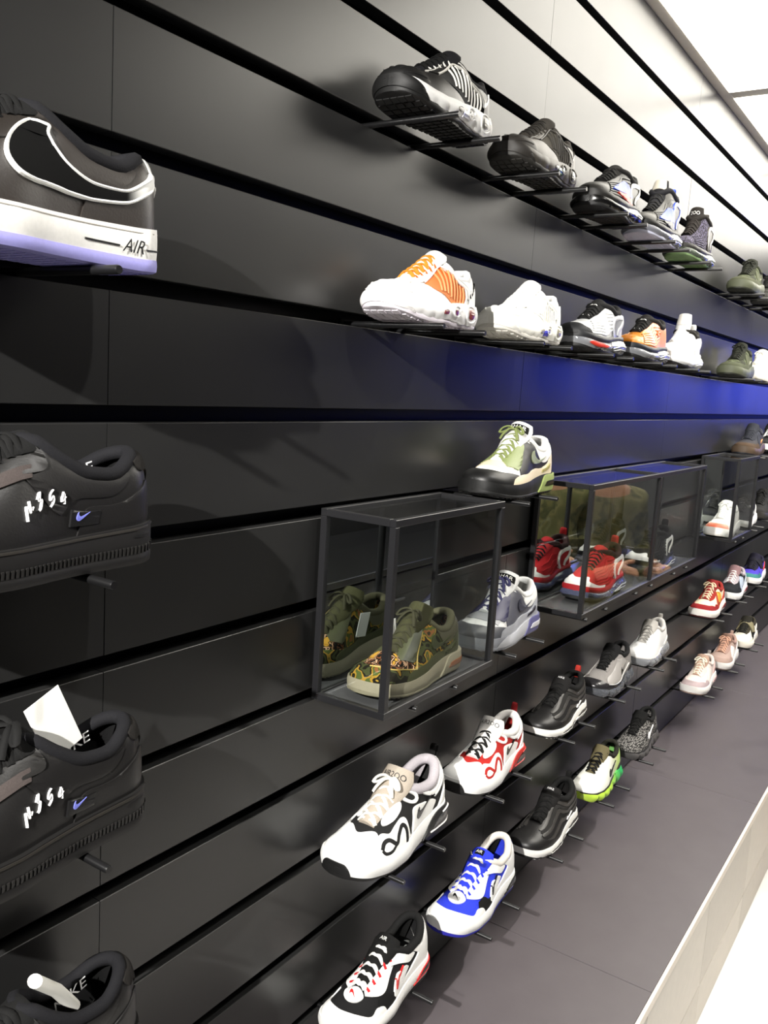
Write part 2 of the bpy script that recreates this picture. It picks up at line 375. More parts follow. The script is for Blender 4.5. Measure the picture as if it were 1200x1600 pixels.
class Shoe:
    def __init__(S, root, L=0.29, wscale=1.0, zb=((0, .020), (.3, .021), (.6, .026), (1, .030)),
                 top=((0, .052), (.12, .054), (.25, .064), (.40, .088), (.52, .108), (.60, .098), (.72, .078), (.84, .082), (.95, .100), (1, .102)),
                 uo=.53, uh=.955, wopen=.029, toe=.15, heel=.11, nsec=((0, 2.4), (.25, 2.1), (.45, 1.75), (.6, 2.0), (.8, 2.5), (1, 2.5)),
                 spring=.012, heelcap=.055, toen=2.3, heelspring=0.004,
                 lat=((0, .040), (.14, .0445), (.28, .050), (.42, .0495), (.56, .043), (.7, .038), (.85, .0365), (1, .036)),
                 med=((0, .041), (.14, .0455), (.28, .047), (.42, .0415), (.56, .034), (.7, .0325), (.85, .0345), (1, .035))):
        S.root = root; S.L = L; S.uo = uo; S.uh = uh; S.zbf = curve(zb); S.top = curve(top)
        S.lat = curve(lat); S.med = curve(med); S.ws = wscale; S.toe = toe; S.heel = heel; S.toen = toen
        S.spr = spring; S.hspr = heelspring; S.nsec = curve(nsec); S.heelcap = heelcap; S.wopen = wopen
        nu, nv = 96, 40
        S.us = stations(nu); S.vs = np.linspace(0, 1, nv)
        th = np.linspace(0, 1, 4 * nv) * np.pi / 2
        S.grid = []
        for side in (0, 1):
            g = np.zeros((nu, nv, 3))
            for i, u in enumerate(S.us):
                w = float(S.width(u, side)); zb_ = float(S.zb(u)); ht = float(S.ht(u)); wt = float(S.wt(u, side)); n = float(S.nsec(u))
                y = wt + (w - wt) * np.cos(th) ** (2 / n); z = zb_ + (ht - zb_) * np.sin(th) ** (2 / n)
                s = np.r_[0, np.cumsum(np.hypot(np.diff(y), np.diff(z)))]
                s = s / s[-1] if s[-1] > 1e-9 else np.linspace(0, 1, len(s))
                g[i, :, 0] = (u - 0.5) * L
                g[i, :, 1] = (np.interp(S.vs, s, y) * (-1 if side == 0 else 1)) + S.yc(u)
                g[i, :, 2] = np.interp(S.vs, s, z)
            S.grid.append(g)
        S.norm = []
        for side in (0, 1):
            g = S.grid[side]; du = np.gradient(g, axis=0); dv = np.gradient(g, axis=1)
            n = np.cross(du, dv); l = np.linalg.norm(n, axis=2, keepdims=True); n = n / np.maximum(l, 1e-12)
            sgn = np.sign((n[nu // 2, nv // 4, 1]) * (-1 if side == 0 else 1)); n = n * sgn
            n[0] = (-1, 0, 0); n[-1] = (1, 0, 0)
            S.norm.append(n)
    def yc(S, u): return 0.004 * (1 - np.clip(u / .5, 0, 1)) ** 2 * 1.0
    def raise_(S, u):
        u = np.asarray(u, float)
        return S.spr * np.clip((.34 - u) / .34, 0, 1) ** 2 + S.hspr * np.clip((u - .85) / .15, 0, 1) ** 2
    def zb(S, u): return S.zbf(u) + S.raise_(u)
    def width(S, u, side, ext=0.0):
        f = S.lat if side == 0 else S.med
        return (f(u) * S.ws + ext) * endcap(u, S.toe, S.toen) * endcap(1 - np.asarray(u), S.heel, 2.2)
    def ht(S, u):
        z = S.zb(u)
        return z + (S.top(u) + S.raise_(u) * .8 - z) * endcap(u, S.toe * 1.05, 2.35) * endcap(1 - np.asarray(u), S.heelcap, 3.2)
    def wt(S, u, side):
        s = np.clip((np.asarray(u) - S.uo) / (S.uh - S.uo), 0, 1)
        o = S.wopen * np.clip(1 - np.abs(2 * s - 1) ** 2.4, 0, 1) ** .5
        return np.minimum(o, .8 * S.width(u, side))
    def at(S, u, v, off=0.0):
        u = np.atleast_1d(np.asarray(u, float)); v = np.atleast_1d(np.asarray(v, float))
        u = np.clip(u, 0, 1); side = (v > 1).astype(int); vv = np.clip(np.where(side, 2 - v, v), 0, 1)
        fi = np.interp(u, S.us, np.arange(len(S.us))); i = np.clip(fi.astype(int), 0, len(S.us) - 2); a = (fi - i)[:, None]
        fj = vv * (len(S.vs) - 1); j = np.clip(fj.astype(int), 0, len(S.vs) - 2); b = (fj - j)[:, None]
        G_ = np.stack(S.grid); N_ = np.stack(S.norm)
        def bil(A): return (A[side, i, j] * (1 - a) * (1 - b) + A[side, i + 1, j] * a * (1 - b) + A[side, i, j + 1] * (1 - a) * b + A[side, i + 1, j + 1] * a * b)
        n = bil(N_); n /= np.maximum(np.linalg.norm(n, axis=1, keepdims=True), 1e-9)
        o = np.asarray(off, float)
        return bil(G_) + n * (o[:, None] if o.ndim else o)
    # ---- base parts
    def upper(S, m, name='upper'):
        V = []; F = []
        nu, nv = len(S.us), len(S.vs)
        for side in (0, 1):
            o = len(V); V += S.grid[side].reshape(-1, 3).tolist()
            for i in range(nu - 1):
                for j in range(nv - 1):
                    q = (o + i * nv + j, o + (i + 1) * nv + j, o + (i + 1) * nv + j + 1, o + i * nv + j + 1)
                    F.append(q if side == 0 else q[::-1])
        return mesh_obj(name, V, F, m, S.root, True, 50, 2e-5)
    def rim(S, n=26, off=0.0):
        us = S.uo + (S.uh - S.uo) * (0.5 - 0.5 * np.cos(np.linspace(0, np.pi, n)))
        near = S.at(us, np.full(n, 1.0), off)
        far = near.copy(); far[:, 1] = S.at(us, np.full(n, 1.0001), off)[:, 1]
        return us, near, far
    def collar(S, m, r=0.0055, lining=None, insole='#1a1a1a', name='collar'):
        us, near, far = S.rim()
        loop = [tuple(p) for p in near] + [tuple(p) for p in far[1:-1][::-1]]
        V, F = tube_geo(loop, r, 8, 1.0, closed=True)
        mesh_obj(name, V, F, m, S.root, True, 60)
        # inside of the shoe
        n = len(us); V = []; F = []
        zi = S.zb(us) + .012
        rows = []
        for k, t in enumerate((0.0, .25, .55, .8, 1.0)):
            for side, e in ((0, near), (1, far)):
                q = e.copy(); lo = e.copy()
                lo[:, 1] = S.yc(us) + (-1 if side == 0 else 1) * np.maximum(np.abs(e[:, 1]) * .6, S.width(us, side) * .80) * (np.abs(e[:, 1] - S.yc(us)) > 1e-4)
                lo[:, 2] = zi
                c = e * (1 - t) + lo * t; c[:, 2] -= 0.0
                rows.append(c)
        for k in range(0, 8, 2):
            for side in (0, 1):
                a, b = rows[k + side], rows[k + 2 + side]; o = len(V); V += a.tolist() + b.tolist()
                for i in range(n - 1): F.append((o + i, o + i + 1, o + n + i + 1, o + n + i))
        mesh_obj('lining', V, F, lining or m, S.root, True, 60, 1e-5)
        V = rows[8].tolist() + rows[9].tolist()
        F = [(i, i + 1, n + i + 1, n + i) for i in range(n - 1)]
        mesh_obj('insole', V, F, mat(insole, 'fabric'), S.root, True, 60, 1e-5)
    # ---- overlays cut from the surface
    def outline(S, pts, smooth=True, seg=5):
        P_ = [p if len(p) == 3 else (p[0], p[1], 0) for p in pts]; n = len(P_); out = []
        for i in range(n):
            p0, p1, p2, p3 = P_[i - 1], P_[i], P_[(i + 1) % n], P_[(i + 2) % n]
            a1 = np.zeros(2) if p1[2] else (np.array(p2[:2]) - np.array(p0[:2])) * .5
            a2 = np.zeros(2) if p2[2] else (np.array(p3[:2]) - np.array(p1[:2])) * .5
            b1, b2 = np.array(p1[:2], float), np.array(p2[:2], float)
            if p1[2]: a1 = (b2 - b1) * .7
            if p2[2]: a2 = (b2 - b1) * .7
            for k in range(seg):
                t = k / seg
                out.append((1 + 2 * t) * (1 - t) ** 2 * b1 + t * (1 - t) ** 2 * a1 + t * t * (3 - 2 * t) * b2 + t * t * (t - 1) * a2 if smooth else b1 * (1 - t) + b2 * t)
        return out
    def panel(S, name, pts, m, off=0.0014, smooth=True, surf=None, du=.024, dv=.06, parent=None, both=False, seg=5):
        surf = surf or S.at
        if both:
            S.panel(name, [(p[0], 2 - p[1]) + tuple(p[2:]) for p in pts], m, off, smooth, surf, du, dv, parent, False, seg)
        lin_uv = surf is not None and getattr(surf, '__name__', '') == 'tsurf'
        o = S.outline(pts, smooth, seg)
        tos = (lambda u: u) if lin_uv else (lambda u: float(np.interp(u, UTAB, STAB)))
        tou = (lambda u: u) if lin_uv else (lambda u: np.interp(u, STAB, UTAB))
        q = []
        for i in range(len(o)):
            p0, p1 = o[i], o[(i + 1) % len(o)]; q.append((tos(p0[0]), p0[1]))
            ds = abs(tos(p0[0]) - tos(p1[0])); k = int(ds / .028)
            for j in range(1, k + 1):
                t = j / (k + 1); sa = tos(p0[0]) + (tos(p1[0]) - tos(p0[0])) * t; ua = float(tou(sa))
                tt = (ua - p0[0]) / (p1[0] - p0[0]); q.append((sa, p0[1] + (p1[1] - p0[1]) * tt))
        o = q; nb = len(o)
        us = [p[0] for p in o]; vs = [p[1] for p in o]
        vin = [Vector(p) for p in o]
        for a in np.arange(min(us) + du * .6, max(us), du):
            for b in np.arange(min(vs) + dv * .6, max(vs), dv):
                c = False; j = nb - 1
                for i in range(nb):
                    if (vs[i] > b) != (vs[j] > b) and a < (us[j] - us[i]) * (b - vs[i]) / (vs[j] - vs[i]) + us[i]: c = not c
                    j = i
                if c: vin.append(Vector((a, b)))
        v2, e2, f2, ov, oe, of = delaunay_2d_cdt(vin, [(i, (i + 1) % nb) for i in range(nb)], [], 1, 1e-7)
        uv = np.array([[v.x, v.y] for v in v2]); uv[:, 0] = tou(uv[:, 0]); orig = np.array([min(x) if x else 10 ** 9 for x in ov])
        offs = np.where(orig < nb, off - .0002, off)
        Pt = surf(uv[:, 0], uv[:, 1], offs)
        V = Pt.tolist(); F = [tuple(f) for f in f2]
        # skirt down to the surface
        cnt = {}
        for f in F:
            for k in range(len(f)):
                e = (f[k], f[(k + 1) % len(f)]); cnt[tuple(sorted(e))] = cnt.get(tuple(sorted(e)), 0) + 1
        low = surf(uv[:, 0], uv[:, 1], np.full(len(uv), -0.0012)).tolist(); mp = {}
        for f in list(F):
            for k in range(len(f)):
                a, b = f[k], f[(k + 1) % len(f)]
                if cnt[tuple(sorted((a, b)))] == 1:
                    for q in (a, b):
                        if q not in mp: mp[q] = len(V); V.append(low[q])
                    F.append((b, a, mp[a], mp[b]))
        return mesh_obj(name, V, F, m, parent or S.root, True, 55)
    def stroke(S, name, pts, width, m, off=0.0022, surf=None, smooth=True, parent=None, seg=6, closed=False):
        """raised line following (u, v) points; width in metres"""
        surf = surf or S.at
        p = np.array(pts, float)
        if smooth and len(p) > 2:
            q = []
            n = len(p)
            for i in range(n - 1):
                p0, p1, p2, p3 = p[max(i - 1, 0)], p[i], p[i + 1], p[min(i + 2, n - 1)]
                for k in range(seg):
                    t = k / seg
                    q.append(.5 * ((2 * p1) + (-p0 + p2) * t + (2 * p0 - 5 * p1 + 4 * p2 - p3) * t * t + (-p0 + 3 * p1 - 3 * p2 + p3) * t ** 3))
            q.append(p[-1]); p = np.array(q)
        else:
            p = np.array([p[i] + (p[i + 1] - p[i]) * k / 4 for i in range(len(p) - 1) for k in range(4)] + [p[-1]])
        a = surf(p[:, 0], p[:, 1], 0.0); b = surf(p[:, 0], p[:, 1], 1.0); N = b - a
        t = np.gradient(a, axis=0); s = np.cross(N, t); s /= np.maximum(np.linalg.norm(s, axis=1, keepdims=True), 1e-9)
        V = []; F = []; n = len(p)
        for k, (sx, h) in enumerate(((-.5, -.001), (-.42, off * .8), (0, off), (.42, off * .8), (.5, -.001))):
            V += (a + s * sx * width + N * h).tolist()
        for k in range(4):
            for i in range(n - 1): F.append((k * n + i, k * n + i + 1, (k + 1) * n + i + 1, (k + 1) * n + i))
        return mesh_obj(name, V, F, m, parent or S.root, True, 50)
    SW = ((1.0, .80, 1), (.78, .56), (.5, .28), (.3, .11), (.16, .04), (.05, .08), (.0, .25), (.03, .50), (.13, .78), (.22, .93, 1), (.19, .72), (.22, .55), (.32, .46), (.46, .48), (.7, .62))
    def swoosh(S, m, o, ux, vx, name='swoosh', off=.0022, surf=None, sw=None, parent=None):
        """o: origin (u, v); ux: vector of logo x axis; vx: vector of logo y axis"""
        pts = []
        for q in (sw or S.SW):
            pts.append((o[0] + ux[0] * q[0] + vx[0] * q[1], o[1] + ux[1] * q[0] + vx[1] * q[1]) + tuple(q[2:]))
        return S.panel(name, pts, m, off, True, surf, .02, .06, parent, False, 4)
    def letters(S, s, m, o, ux, vx, surf=None, off=.0024, name='lettering', parent=None):
        V, F = text_geo(s); v = np.array(V); surf = surf or S.at
        uv = np.array(o)[None] + v[:, :1] * np.array(ux)[None] + v[:, 1:] * np.array(vx)[None]
        Pt = surf(uv[:, 0], uv[:, 1], np.full(len(uv), off))
        return mesh_obj(name, Pt, F, m, parent or S.root, False)
    # ---- tongue and laces
    def tongue_path(S, u0, top_u, top_z, n=14, lift=.003):
        a = np.linspace(u0, S.uo - .03, n); pts = [((u - .5) * S.L, float(S.ht(u)) + lift) for u in a]
        x0, z0 = pts[-1]; x1 = (top_u - .5) * S.L; sl = (pts[-1][1] - pts[-3][1]) / max(pts[-1][0] - pts[-3][0], 1e-4)
        for k in range(1, 8):
            t = k / 7; xm = x0 + (x1 - x0) * .45; zm = z0 + sl * (xm - x0) * .9
            pts.append(((1 - t) ** 2 * x0 + 2 * t * (1 - t) * xm + t * t * x1, (1 - t) ** 2 * z0 + 2 * t * (1 - t) * zm + t * t * top_z))
        return pts
    def tongue(S, m, u0=.30, top_u=.58, top_z=.128, w0=.014, w1=.027, th=.006, sag=.5, name='tongue', lining=None):
        pts = S.tongue_path(u0, top_u, top_z); n = len(pts); V = []; F = []; K = 9
        S.tp = pts; S.tw = []
        P_ = np.array(pts); T = np.gradient(P_, axis=0); T /= np.linalg.norm(T, axis=1, keepdims=True)
        for i, (x, z) in enumerate(pts):
            f = i / (n - 1); w = w0 + (w1 - w0) * min(1, f * 1.25)
            if f > .9: w *= 1 - 1.6 * (f - .9)
            S.tw.append(w)
            nx, nz = -T[i][1], T[i][0]
            ring = []
            for k in range(K):
                s = -1 + 2 * k / (K - 1); y = w * s; d = -sag * w * s * s
                ring.append((x + nx * (d), y + float(S.yc(.4)) * .5, z + nz * d, nx, nz, s))
            for (a, y, c, p, q, s) in ring: e = th * .5 * (1 - .8 * abs(s) ** 3) * (1 if f < .97 else .6); V.append((a + p * e, y, c + q * e))
            for (a, y, c, p, q, s) in ring[::-1]: e = th * .5 * (1 - .8 * abs(s) ** 3) * (1 if f < .97 else .6); V.append((a - p * e, y, c - q * e))
        R = 2 * K
        for i in range(n - 1):
            for k in range(R): F.append((i * R + k, i * R + (k + 1) % R, (i + 1) * R + (k + 1) % R, (i + 1) * R + k))
        F.append(tuple(range(R))[::-1]); F.append(tuple((n - 1) * R + k for k in range(R)))
        S.tth = th; S.tsag = sag
        return mesh_obj(name, V, F, m, S.root, True, 60)
    def tsurf(S, f, s, off=0.0):
        """point on the tongue: f along 0..1, s across -1..1"""
        f = np.atleast_1d(np.asarray(f, float)); s = np.atleast_1d(np.asarray(s, float)); off = np.broadcast_to(np.asarray(off, float), f.shape)
        P_ = np.array(S.tp); T = np.gradient(P_, axis=0); T /= np.linalg.norm(T, axis=1, keepdims=True); g = np.linspace(0, 1, len(P_))
        x = np.interp(f, g, P_[:, 0]); z = np.interp(f, g, P_[:, 1]); tx_ = np.interp(f, g, T[:, 0]); tz_ = np.interp(f, g, T[:, 1]); w = np.interp(f, g, S.tw)
        d = -S.tsag * w * s * s + S.tth * .5 * (1 - .8 * np.abs(s) ** 3) + off
        return np.stack([x - tz_ * d, w * s + float(S.yc(.4)) * .5, z + tx_ * d], 1)
    def laces(S, m, u0=.31, u1=.52, n=6, v=.74, cross=True, r=.0032, bow=False, flat=.55, name='lace', hi=.0035, v1=None):
        us = np.linspace(u0, u1, n); v1 = v if v1 is None else v1; vv = np.linspace(v, v1, n); parts = []
        def seg(ua, va, ub, vb, h):
            a = S.at(ua, va, .0015)[0]; b = S.at(ub, vb, .0015)[0]; um = (ua + ub) / 2
            c = np.array([(um - .5) * S.L, (a[1] + b[1]) / 2, float(S.ht(min(um, S.uo))) + hi + h])
            a2 = a * .5 + c * .5; a2[2] = a[2] * .38 + c[2] * .62 + .004; b2 = b * .5 + c * .5; b2[2] = b[2] * .38 + c[2] * .62 + .004
            ctrl = [a, a2, c, b2, b]; path = []
            for i in range(4):
                p0, p1, p2, p3 = ctrl[max(i - 1, 0)], ctrl[i], ctrl[i + 1], ctrl[min(i + 2, 4)]
                for k in range(3):
                    t = k / 3; path.append(.5 * ((2 * p1) + (-p0 + p2) * t + (2 * p0 - 5 * p1 + 4 * p2 - p3) * t * t + (-p0 + 3 * p1 - 3 * p2 + p3) * t ** 3))
            path.append(b); parts.append(tube_geo(path, r, 6, flat))
        for i in range(n):
            if cross and i < n - 1:
                seg(us[i], vv[i], us[i + 1], 2 - vv[i + 1], .002); seg(us[i], 2 - vv[i], us[i + 1], vv[i + 1], .004)
            elif not cross or i == 0:
                seg(us[i], vv[i], us[i], 2 - vv[i], .002)
        if cross: seg(us[0], vv[0], us[0], 2 - vv[0], .001)
        if bow:
            c = np.array([(u1 - .5) * S.L + .004, S.yc(.4), float(S.ht(u1)) + .014])
            for sg in (-1, 1):
                loop = [c, c + (-.004, sg * .010, .006), c + (-.010, sg * .021, .002), c + (-.015, sg * .026, -.007), c + (-.013, sg * .019, -.006), c + (-.005, sg * .008, .001), c]
                parts.append(tube_geo([tuple(x) for x in S._sm(loop)], r * .9, 6, .7))
                end = [c, c + (-.010, sg * .007, .001), c + (-.020, sg * .015, -.010), c + (-.025, sg * .019, -.020)]
                parts.append(tube_geo([tuple(x) for x in S._sm(end)], r * .9, 6, .7))
        V, F = join_geo(parts)
        return mesh_obj(name, V, F, m, S.root, True, 70)
    @staticmethod
    def _sm(p, seg=4):
        p = [np.array(x, float) for x in p]; q = []
        for i in range(len(p) - 1):
            p0, p1, p2, p3 = p[max(i - 1, 0)], p[i], p[i + 1], p[min(i + 2, len(p) - 1)]
            for k in range(seg):
                t = k / seg; q.append(.5 * ((2 * p1) + (-p0 + p2) * t + (2 * p0 - 5 * p1 + 4 * p2 - p3) * t * t + (-p0 + 3 * p1 - 3 * p2 + p3) * t ** 3))
        q.append(p[-1]); return q
    def eyelets(S, m, u0, u1, n, v, v1=None, r=.0022, name='eyelet_row'):
        parts = []
        for u, vv in zip(np.linspace(u0, u1, n), np.linspace(v, v if v1 is None else v1, n)):
            for sv in (vv, 2 - vv):
                a = S.at(u, sv, .0022)[0]; b = S.at(u, sv, 1.0022)[0]; N = Vector(b - a).normalized(); t = N.orthogonal().normalized(); w = N.cross(t)
                ring = [tuple(Vector(a) + (t * math.cos(k * math.pi / 4) + w * math.sin(k * math.pi / 4)) * r) for k in range(8)]
                parts.append((ring, [tuple(range(8))]))
        V, F = join_geo(parts)
        return mesh_obj(name, V, F, m, S.root, False)
    # ---- sole
    def sole(S, name, m, zt, zbt, ext=((0, .004), (1, .004)), bulge=.003, lobes=None, nv=7, ext_bot=0.0, cap_in=True, lo=0.0, hi=1.0, Ladd=.006, top_in=.55, nu=96):
        """loft between bottom zbt(u) and top zt(u); both relative, toe spring is added. lobes=(count, depth_z, depth_y)"""
        ztf, zbf, ef = curve(zt), curve(zbt), curve(ext)
        us = stations(nu, lo, hi) if (lo, hi) == (0.0, 1.0) else np.linspace(lo, hi, nu)
        L = S.L + Ladd
        def prof(u, side, v):
            u = np.asarray(u, float); v = np.asarray(v, float)
            lz = ly = 0.0
            if lobes:
                ph = np.abs(np.sin(np.pi * u * lobes[0])) ** .6
                lz = lobes[1] * (1 - ph); ly = lobes[2] * (ph - 1)
            zb_ = zbf(u) + S.raise_(u) + lz; zt_ = ztf(u) + S.raise_(u)
            e = ef(u) + bulge * np.sin(np.pi * np.clip(v, 0, 1)) + ext_bot * (1 - v) + ly * (1 - .5 * v)
            y = S.width(u, side, e)
            return np.stack([(u - .5) * L, (-1 if side == 0 else 1) * y + S.yc(u), zb_ + (zt_ - zb_) * v], -1)
        S.prof = prof
        vs = np.linspace(0, 1, nv)
        rnd = .0025
        rows = []
        for side in (0, 1):
            cols = []
            for v in vs: cols.append(prof(us, side, np.full(nu, v)))
            c0 = cols[0].copy(); c0[:, 1] = (c0[:, 1] - S.yc(us)) * .86 + S.yc(us); c0[:, 2] -= rnd * .6
            c1 = cols[-1].copy(); c1[:, 1] = (c1[:, 1] - S.yc(us)) * top_in + S.yc(us); c1[:, 2] += .0
            mid0 = c0.copy(); mid0[:, 1] = S.yc(us); mid1 = c1.copy(); mid1[:, 1] = S.yc(us)
            rows.append([mid0, c0] + cols + [c1, mid1])
        V = []; F = []
        for side in (0, 1):
            R = rows[side]; o = len(V); k = len(R)
            for r in R: V += r.tolist()
            for a in range(k - 1):
                for i in range(nu - 1):
                    q = (o + a * nu + i, o + a * nu + i + 1, o + (a + 1) * nu + i + 1, o + (a + 1) * nu + i); F.append(q)
            if (lo, hi) != (0.0, 1.0):
                F.append(tuple(o + a * nu for a in range(k))); F.append(tuple(o + a * nu + nu - 1 for a in range(k)))
        ob = mesh_obj(name, V, F, m, S.root, True, 42, 2e-5)
        def surf(u, v, off=0.0, prof=prof):
            u = np.atleast_1d(np.asarray(u, float)); v = np.atleast_1d(np.asarray(v, float))
            far = v > 1.5; vv = np.where(far, v - 2, v); e = 1e-3
            def pf(u, v): return np.where(far[:, None], prof(u, 1, v), prof(u, 0, v))
            p = pf(u, vv); du = pf(np.clip(u + e, 0, 1), vv) - pf(np.clip(u - e, 0, 1), vv); dv = pf(u, vv + .02) - pf(u, vv - .02)
            n = np.cross(du, dv); n /= np.maximum(np.linalg.norm(n, axis=1, keepdims=True), 1e-12)
            n *= np.where(far, 1, -1)[:, None] * np.sign(n[:, 1:2] + 1e-9)
            o = np.broadcast_to(np.asarray(off, float), u.shape)
            return p + n * o[:, None]
        return ob, surf
    def lugs(S, m, n=22, z0=.0, h=.004, rows=3, name='tread', inset=.9, lo=.04, hi=.97, gap=.35):
        """small rubber blocks under the sole"""
        parts = []
        us = np.linspace(lo, hi, n + 1); du = (hi - lo) / n
        for i in range(n):
            u = (us[i] + us[i + 1]) / 2; x = (u - .5) * (S.L + .004); z = z0 + float(S.raise_(u)); hw = du * S.L * .5 * (1 - gap)
            wl_ = float(S.width(u, 0, .003)) * inset; wm_ = float(S.width(u, 1, .003)) * inset; y0 = float(S.yc(u))
            cw = (wl_ + wm_) / rows
            for k in range(rows):
                ya = y0 - wl_ + cw * k + cw * .08; yb = y0 - wl_ + cw * (k + 1) - cw * .08
                zz = float(S.raise_(us[i])) + z0, float(S.raise_(us[i + 1])) + z0
                v = []
                for (xx, zq) in ((x - hw, zz[0]), (x + hw, zz[1])):
                    for yy in (ya, yb):
                        v += [(xx, yy, zq), (xx, yy, zq - h)]
                parts.append((v, [(0, 1, 3, 2), (4, 6, 7, 5), (0, 4, 5, 1), (2, 3, 7, 6), (1, 5, 7, 3), (0, 2, 6, 4)]))
        V, F = join_geo(parts)
        o = mesh_obj(name, V, F, m, S.root, False)
        return o
    def pull_tab(S, m, u=.975, h=.02, w=.012, th=.003, lean=.004, name='pull_tab'):
        x = (u - .5) * S.L; z = float(S.ht(min(u, .96))); y = 0
        path = [(x - .002, y, z - .012), (x + .001, y, z + h * .4), (x + lean, y, z + h * .85), (x + lean + .004, y, z + h), (x + lean + .008, y, z + h * .8), (x + .010, y, z + h * .2), (x + .0105, y, z - .014)]
        V, F = tube_geo([tuple(q) for q in S._sm(path)], w * .5, 8, .28, up=(1, 0, .3))
        return mesh_obj(name, V, F, m, S.root, True, 60)
# ------------------------------------------------------------------ sneaker models
K = '#141414'
def heel_mirror(pts): return [(p[0], 2 - p[1]) + tuple(p[2:]) for p in pts]

def court_shoe(root, main='#2a2522', eyestay='#24201d', sole_c='#f2f1ec', out_c='#9a97d6', swoosh=True, nums=False, laces_c=K, heel_c='#f2f2ee', collar_c='#17171a', bow=False):
    """low basketball cupsole: thick straight sole, perforated toe, big side logo"""
    S = Shoe(root, L=.298, zb=((0, .034), (.4, .034), (.7, .036), (1, .038)),
             top=((0, .066), (.12, .070), (.25, .082), (.40, .106), (.50, .122), (.555, .124), (.62, .110), (.72, .094), (.82, .091), (.92, .104), (1, .112)),
             uo=.545, uh=.95, wopen=.030, spring=.008, toe=.17, heelcap=.05, nsec=((0, 2.6), (.25, 2.2), (.45, 1.8), (.6, 2.0), (.8, 2.8), (1, 2.8)))
    M = mat(main, 'leather'); E_ = mat(eyestay, 'leather')
    S.upper(M)
    S.sole('outsole', mat(out_c, 'rubber'), ((0, .012), (1, .013)), ((0, .002), (1, .002)), ext=((0, .0055), (1, .0055)), bulge=.001)
    ob, sf = S.sole('midsole', mat(sole_c, 'rubber'), ((0, .036), (.5, .037), (1, .042)), ((0, .0115), (1, .0125)), ext=((0, .005), (1, .005)), bulge=.0012, top_in=.8)
    S.lugs(mat(out_c, 'rubber'), 26, .003, .003, 4)
    st = '#b9b7b2' if sole_c != K else '#3a3a3a'
    if sole_c.startswith('#f'):
        S.stroke('stitch_line', [(.03, .86), (.3, .87), (.6, .86), (.97, .84)], .0011, mat('#a9a59d', 'lace'), .0004, sf)
        k = mat('#151515', 'rubber')
        S.stroke('side_line', [(.66, .36), (.79, .34)], .0016, k, .0009, sf)
        S.stroke('side_line', [(.895, .31), (.985, .30)], .0016, k, .0009, sf)
        S.letters('AIR', k, (.80, .18), (.082, -.01), (.014, .42), sf, .0012)
    else:
        V, F = join_geo([_tooth(sf, .05 + .93 * j / 60) for j in range(60)])
        mesh_obj('sole_ridges', V, F, mat('#1d1c1b', 'rubber'), root, False)
        S.stroke('stitch_line', [(.03, .9), (.3, .9), (.6, .9), (.97, .88)], .003, mat('#26231f', 'rubber'), .001, sf)
        S.panel('sole_vent', [(.87, .60), (.93, .58), (.94, .70), (.88, .72)], mat('#0a0a0a', 'rubber'), .0006, True, sf)
    # overlays
    S.panel('toe_guard', [(0.0, .0, 1), (.30, .02, 1), (.29, .20), (.20, .34), (.13, .62), (.11, 1.0), (.13, 1.38), (.20, 1.66), (.29, 1.80), (.30, 1.98, 1), (0.0, 2.0, 1)], E_, .0016)
    S.panel('eyestay', [(.24, .66, 1), (.30, .60), (.42, .58), (.53, .60), (.575, .76), (.545, .985, 1), (.50, .90), (.36, .86), (.26, .84, 1)], E_, .0022, both=True)
    S.panel('quarter_panel', [(.49, .60, 1), (.545, .985, 1), (.62, .985, 1), (.72, .985, 1), (.84, .985, 1), (.88, .80), (.80, .62), (.68, .56), (.60, .28, 1), (.56, .34)], M, .0011, both=True)
    S.panel('heel_counter', [(.66, .03, 1), (.998, .03, 1), (.998, .40), (.985, .52, 1), (.80, .47), (.70, .42)], M, .0018, both=True)
    if swoosh:
        big = ((1.0, .50, 1), (.8, .40), (.55, .29), (.34, .20), (.17, .18), (.05, .30), (.0, .55), (.04, .82), (.15, 1.02), (.265, 1.10, 1), (.25, .92), (.29, .76), (.40, .67), (.58, .66), (.80, .68), (1.0, .70, 1))
        o = (.425, .10); ux = (.565, .14); vx = (.0, .58)
        fade = ramp_mat('swoosh_fade', [(0, '#0d0d0d'), (.55, '#0d0d0d'), (.8, '#f0f0ec'), (1, '#f4f4f0')], ('X', .04, .145), 'leather', tex='grad', interp='EASE', rough=.75)
        fade.node_tree.nodes['Principled BSDF'].inputs['Specular IOR Level'].default_value = .08
        S.swoosh(fade, o, ux, vx, 'swoosh', .0036, sw=big)
        ol = S.outline([(o[0] + ux[0] * q[0] + vx[0] * q[1], o[1] + ux[1] * q[0] + vx[1] * q[1]) + tuple(q[2:]) for q in big], True, 4)
        S.stroke('swoosh_border', [tuple(q) for q in ol] + [tuple(ol[0])], .0032, mat('#f4f4f0', 'leather'), .0044, smooth=False)
        S.panel('heel_tab', [(.93, .97, 1), (.965, .62), (.998, .52, 1), (.998, .985, 1), (.965, .99)], mat(heel_c, 'leather'), .0030, both=True)
    if nums:
        wh = mat('#f4f4f4', 'paint')
        S.panel('side_strip', [(.30, .56, 1), (.52, .57, 1), (.53, .68, 1), (.31, .69, 1)], mat('#47403e', 'fabric'), .0030)
        # handwritten marks
        def mk(pts, c, s): S.stroke('marking', [(c[0] + p[0] * s[0], c[1] + p[1] * s[1] + p[0] * .10) for p in pts], .0016, wh, .0030)
        s = (.024, .115)
        mk([(0, 0), (.05, 1), (.5, .1), (.55, .9)], (.478, .225), s); mk([(.75, 0), (1.0, .02)], (.478, .23), s)
        mk([(0, .9), (.5, 1), (.3, .55), (.6, .35), (.3, 0), (0, .1)], (.522, .28), s)
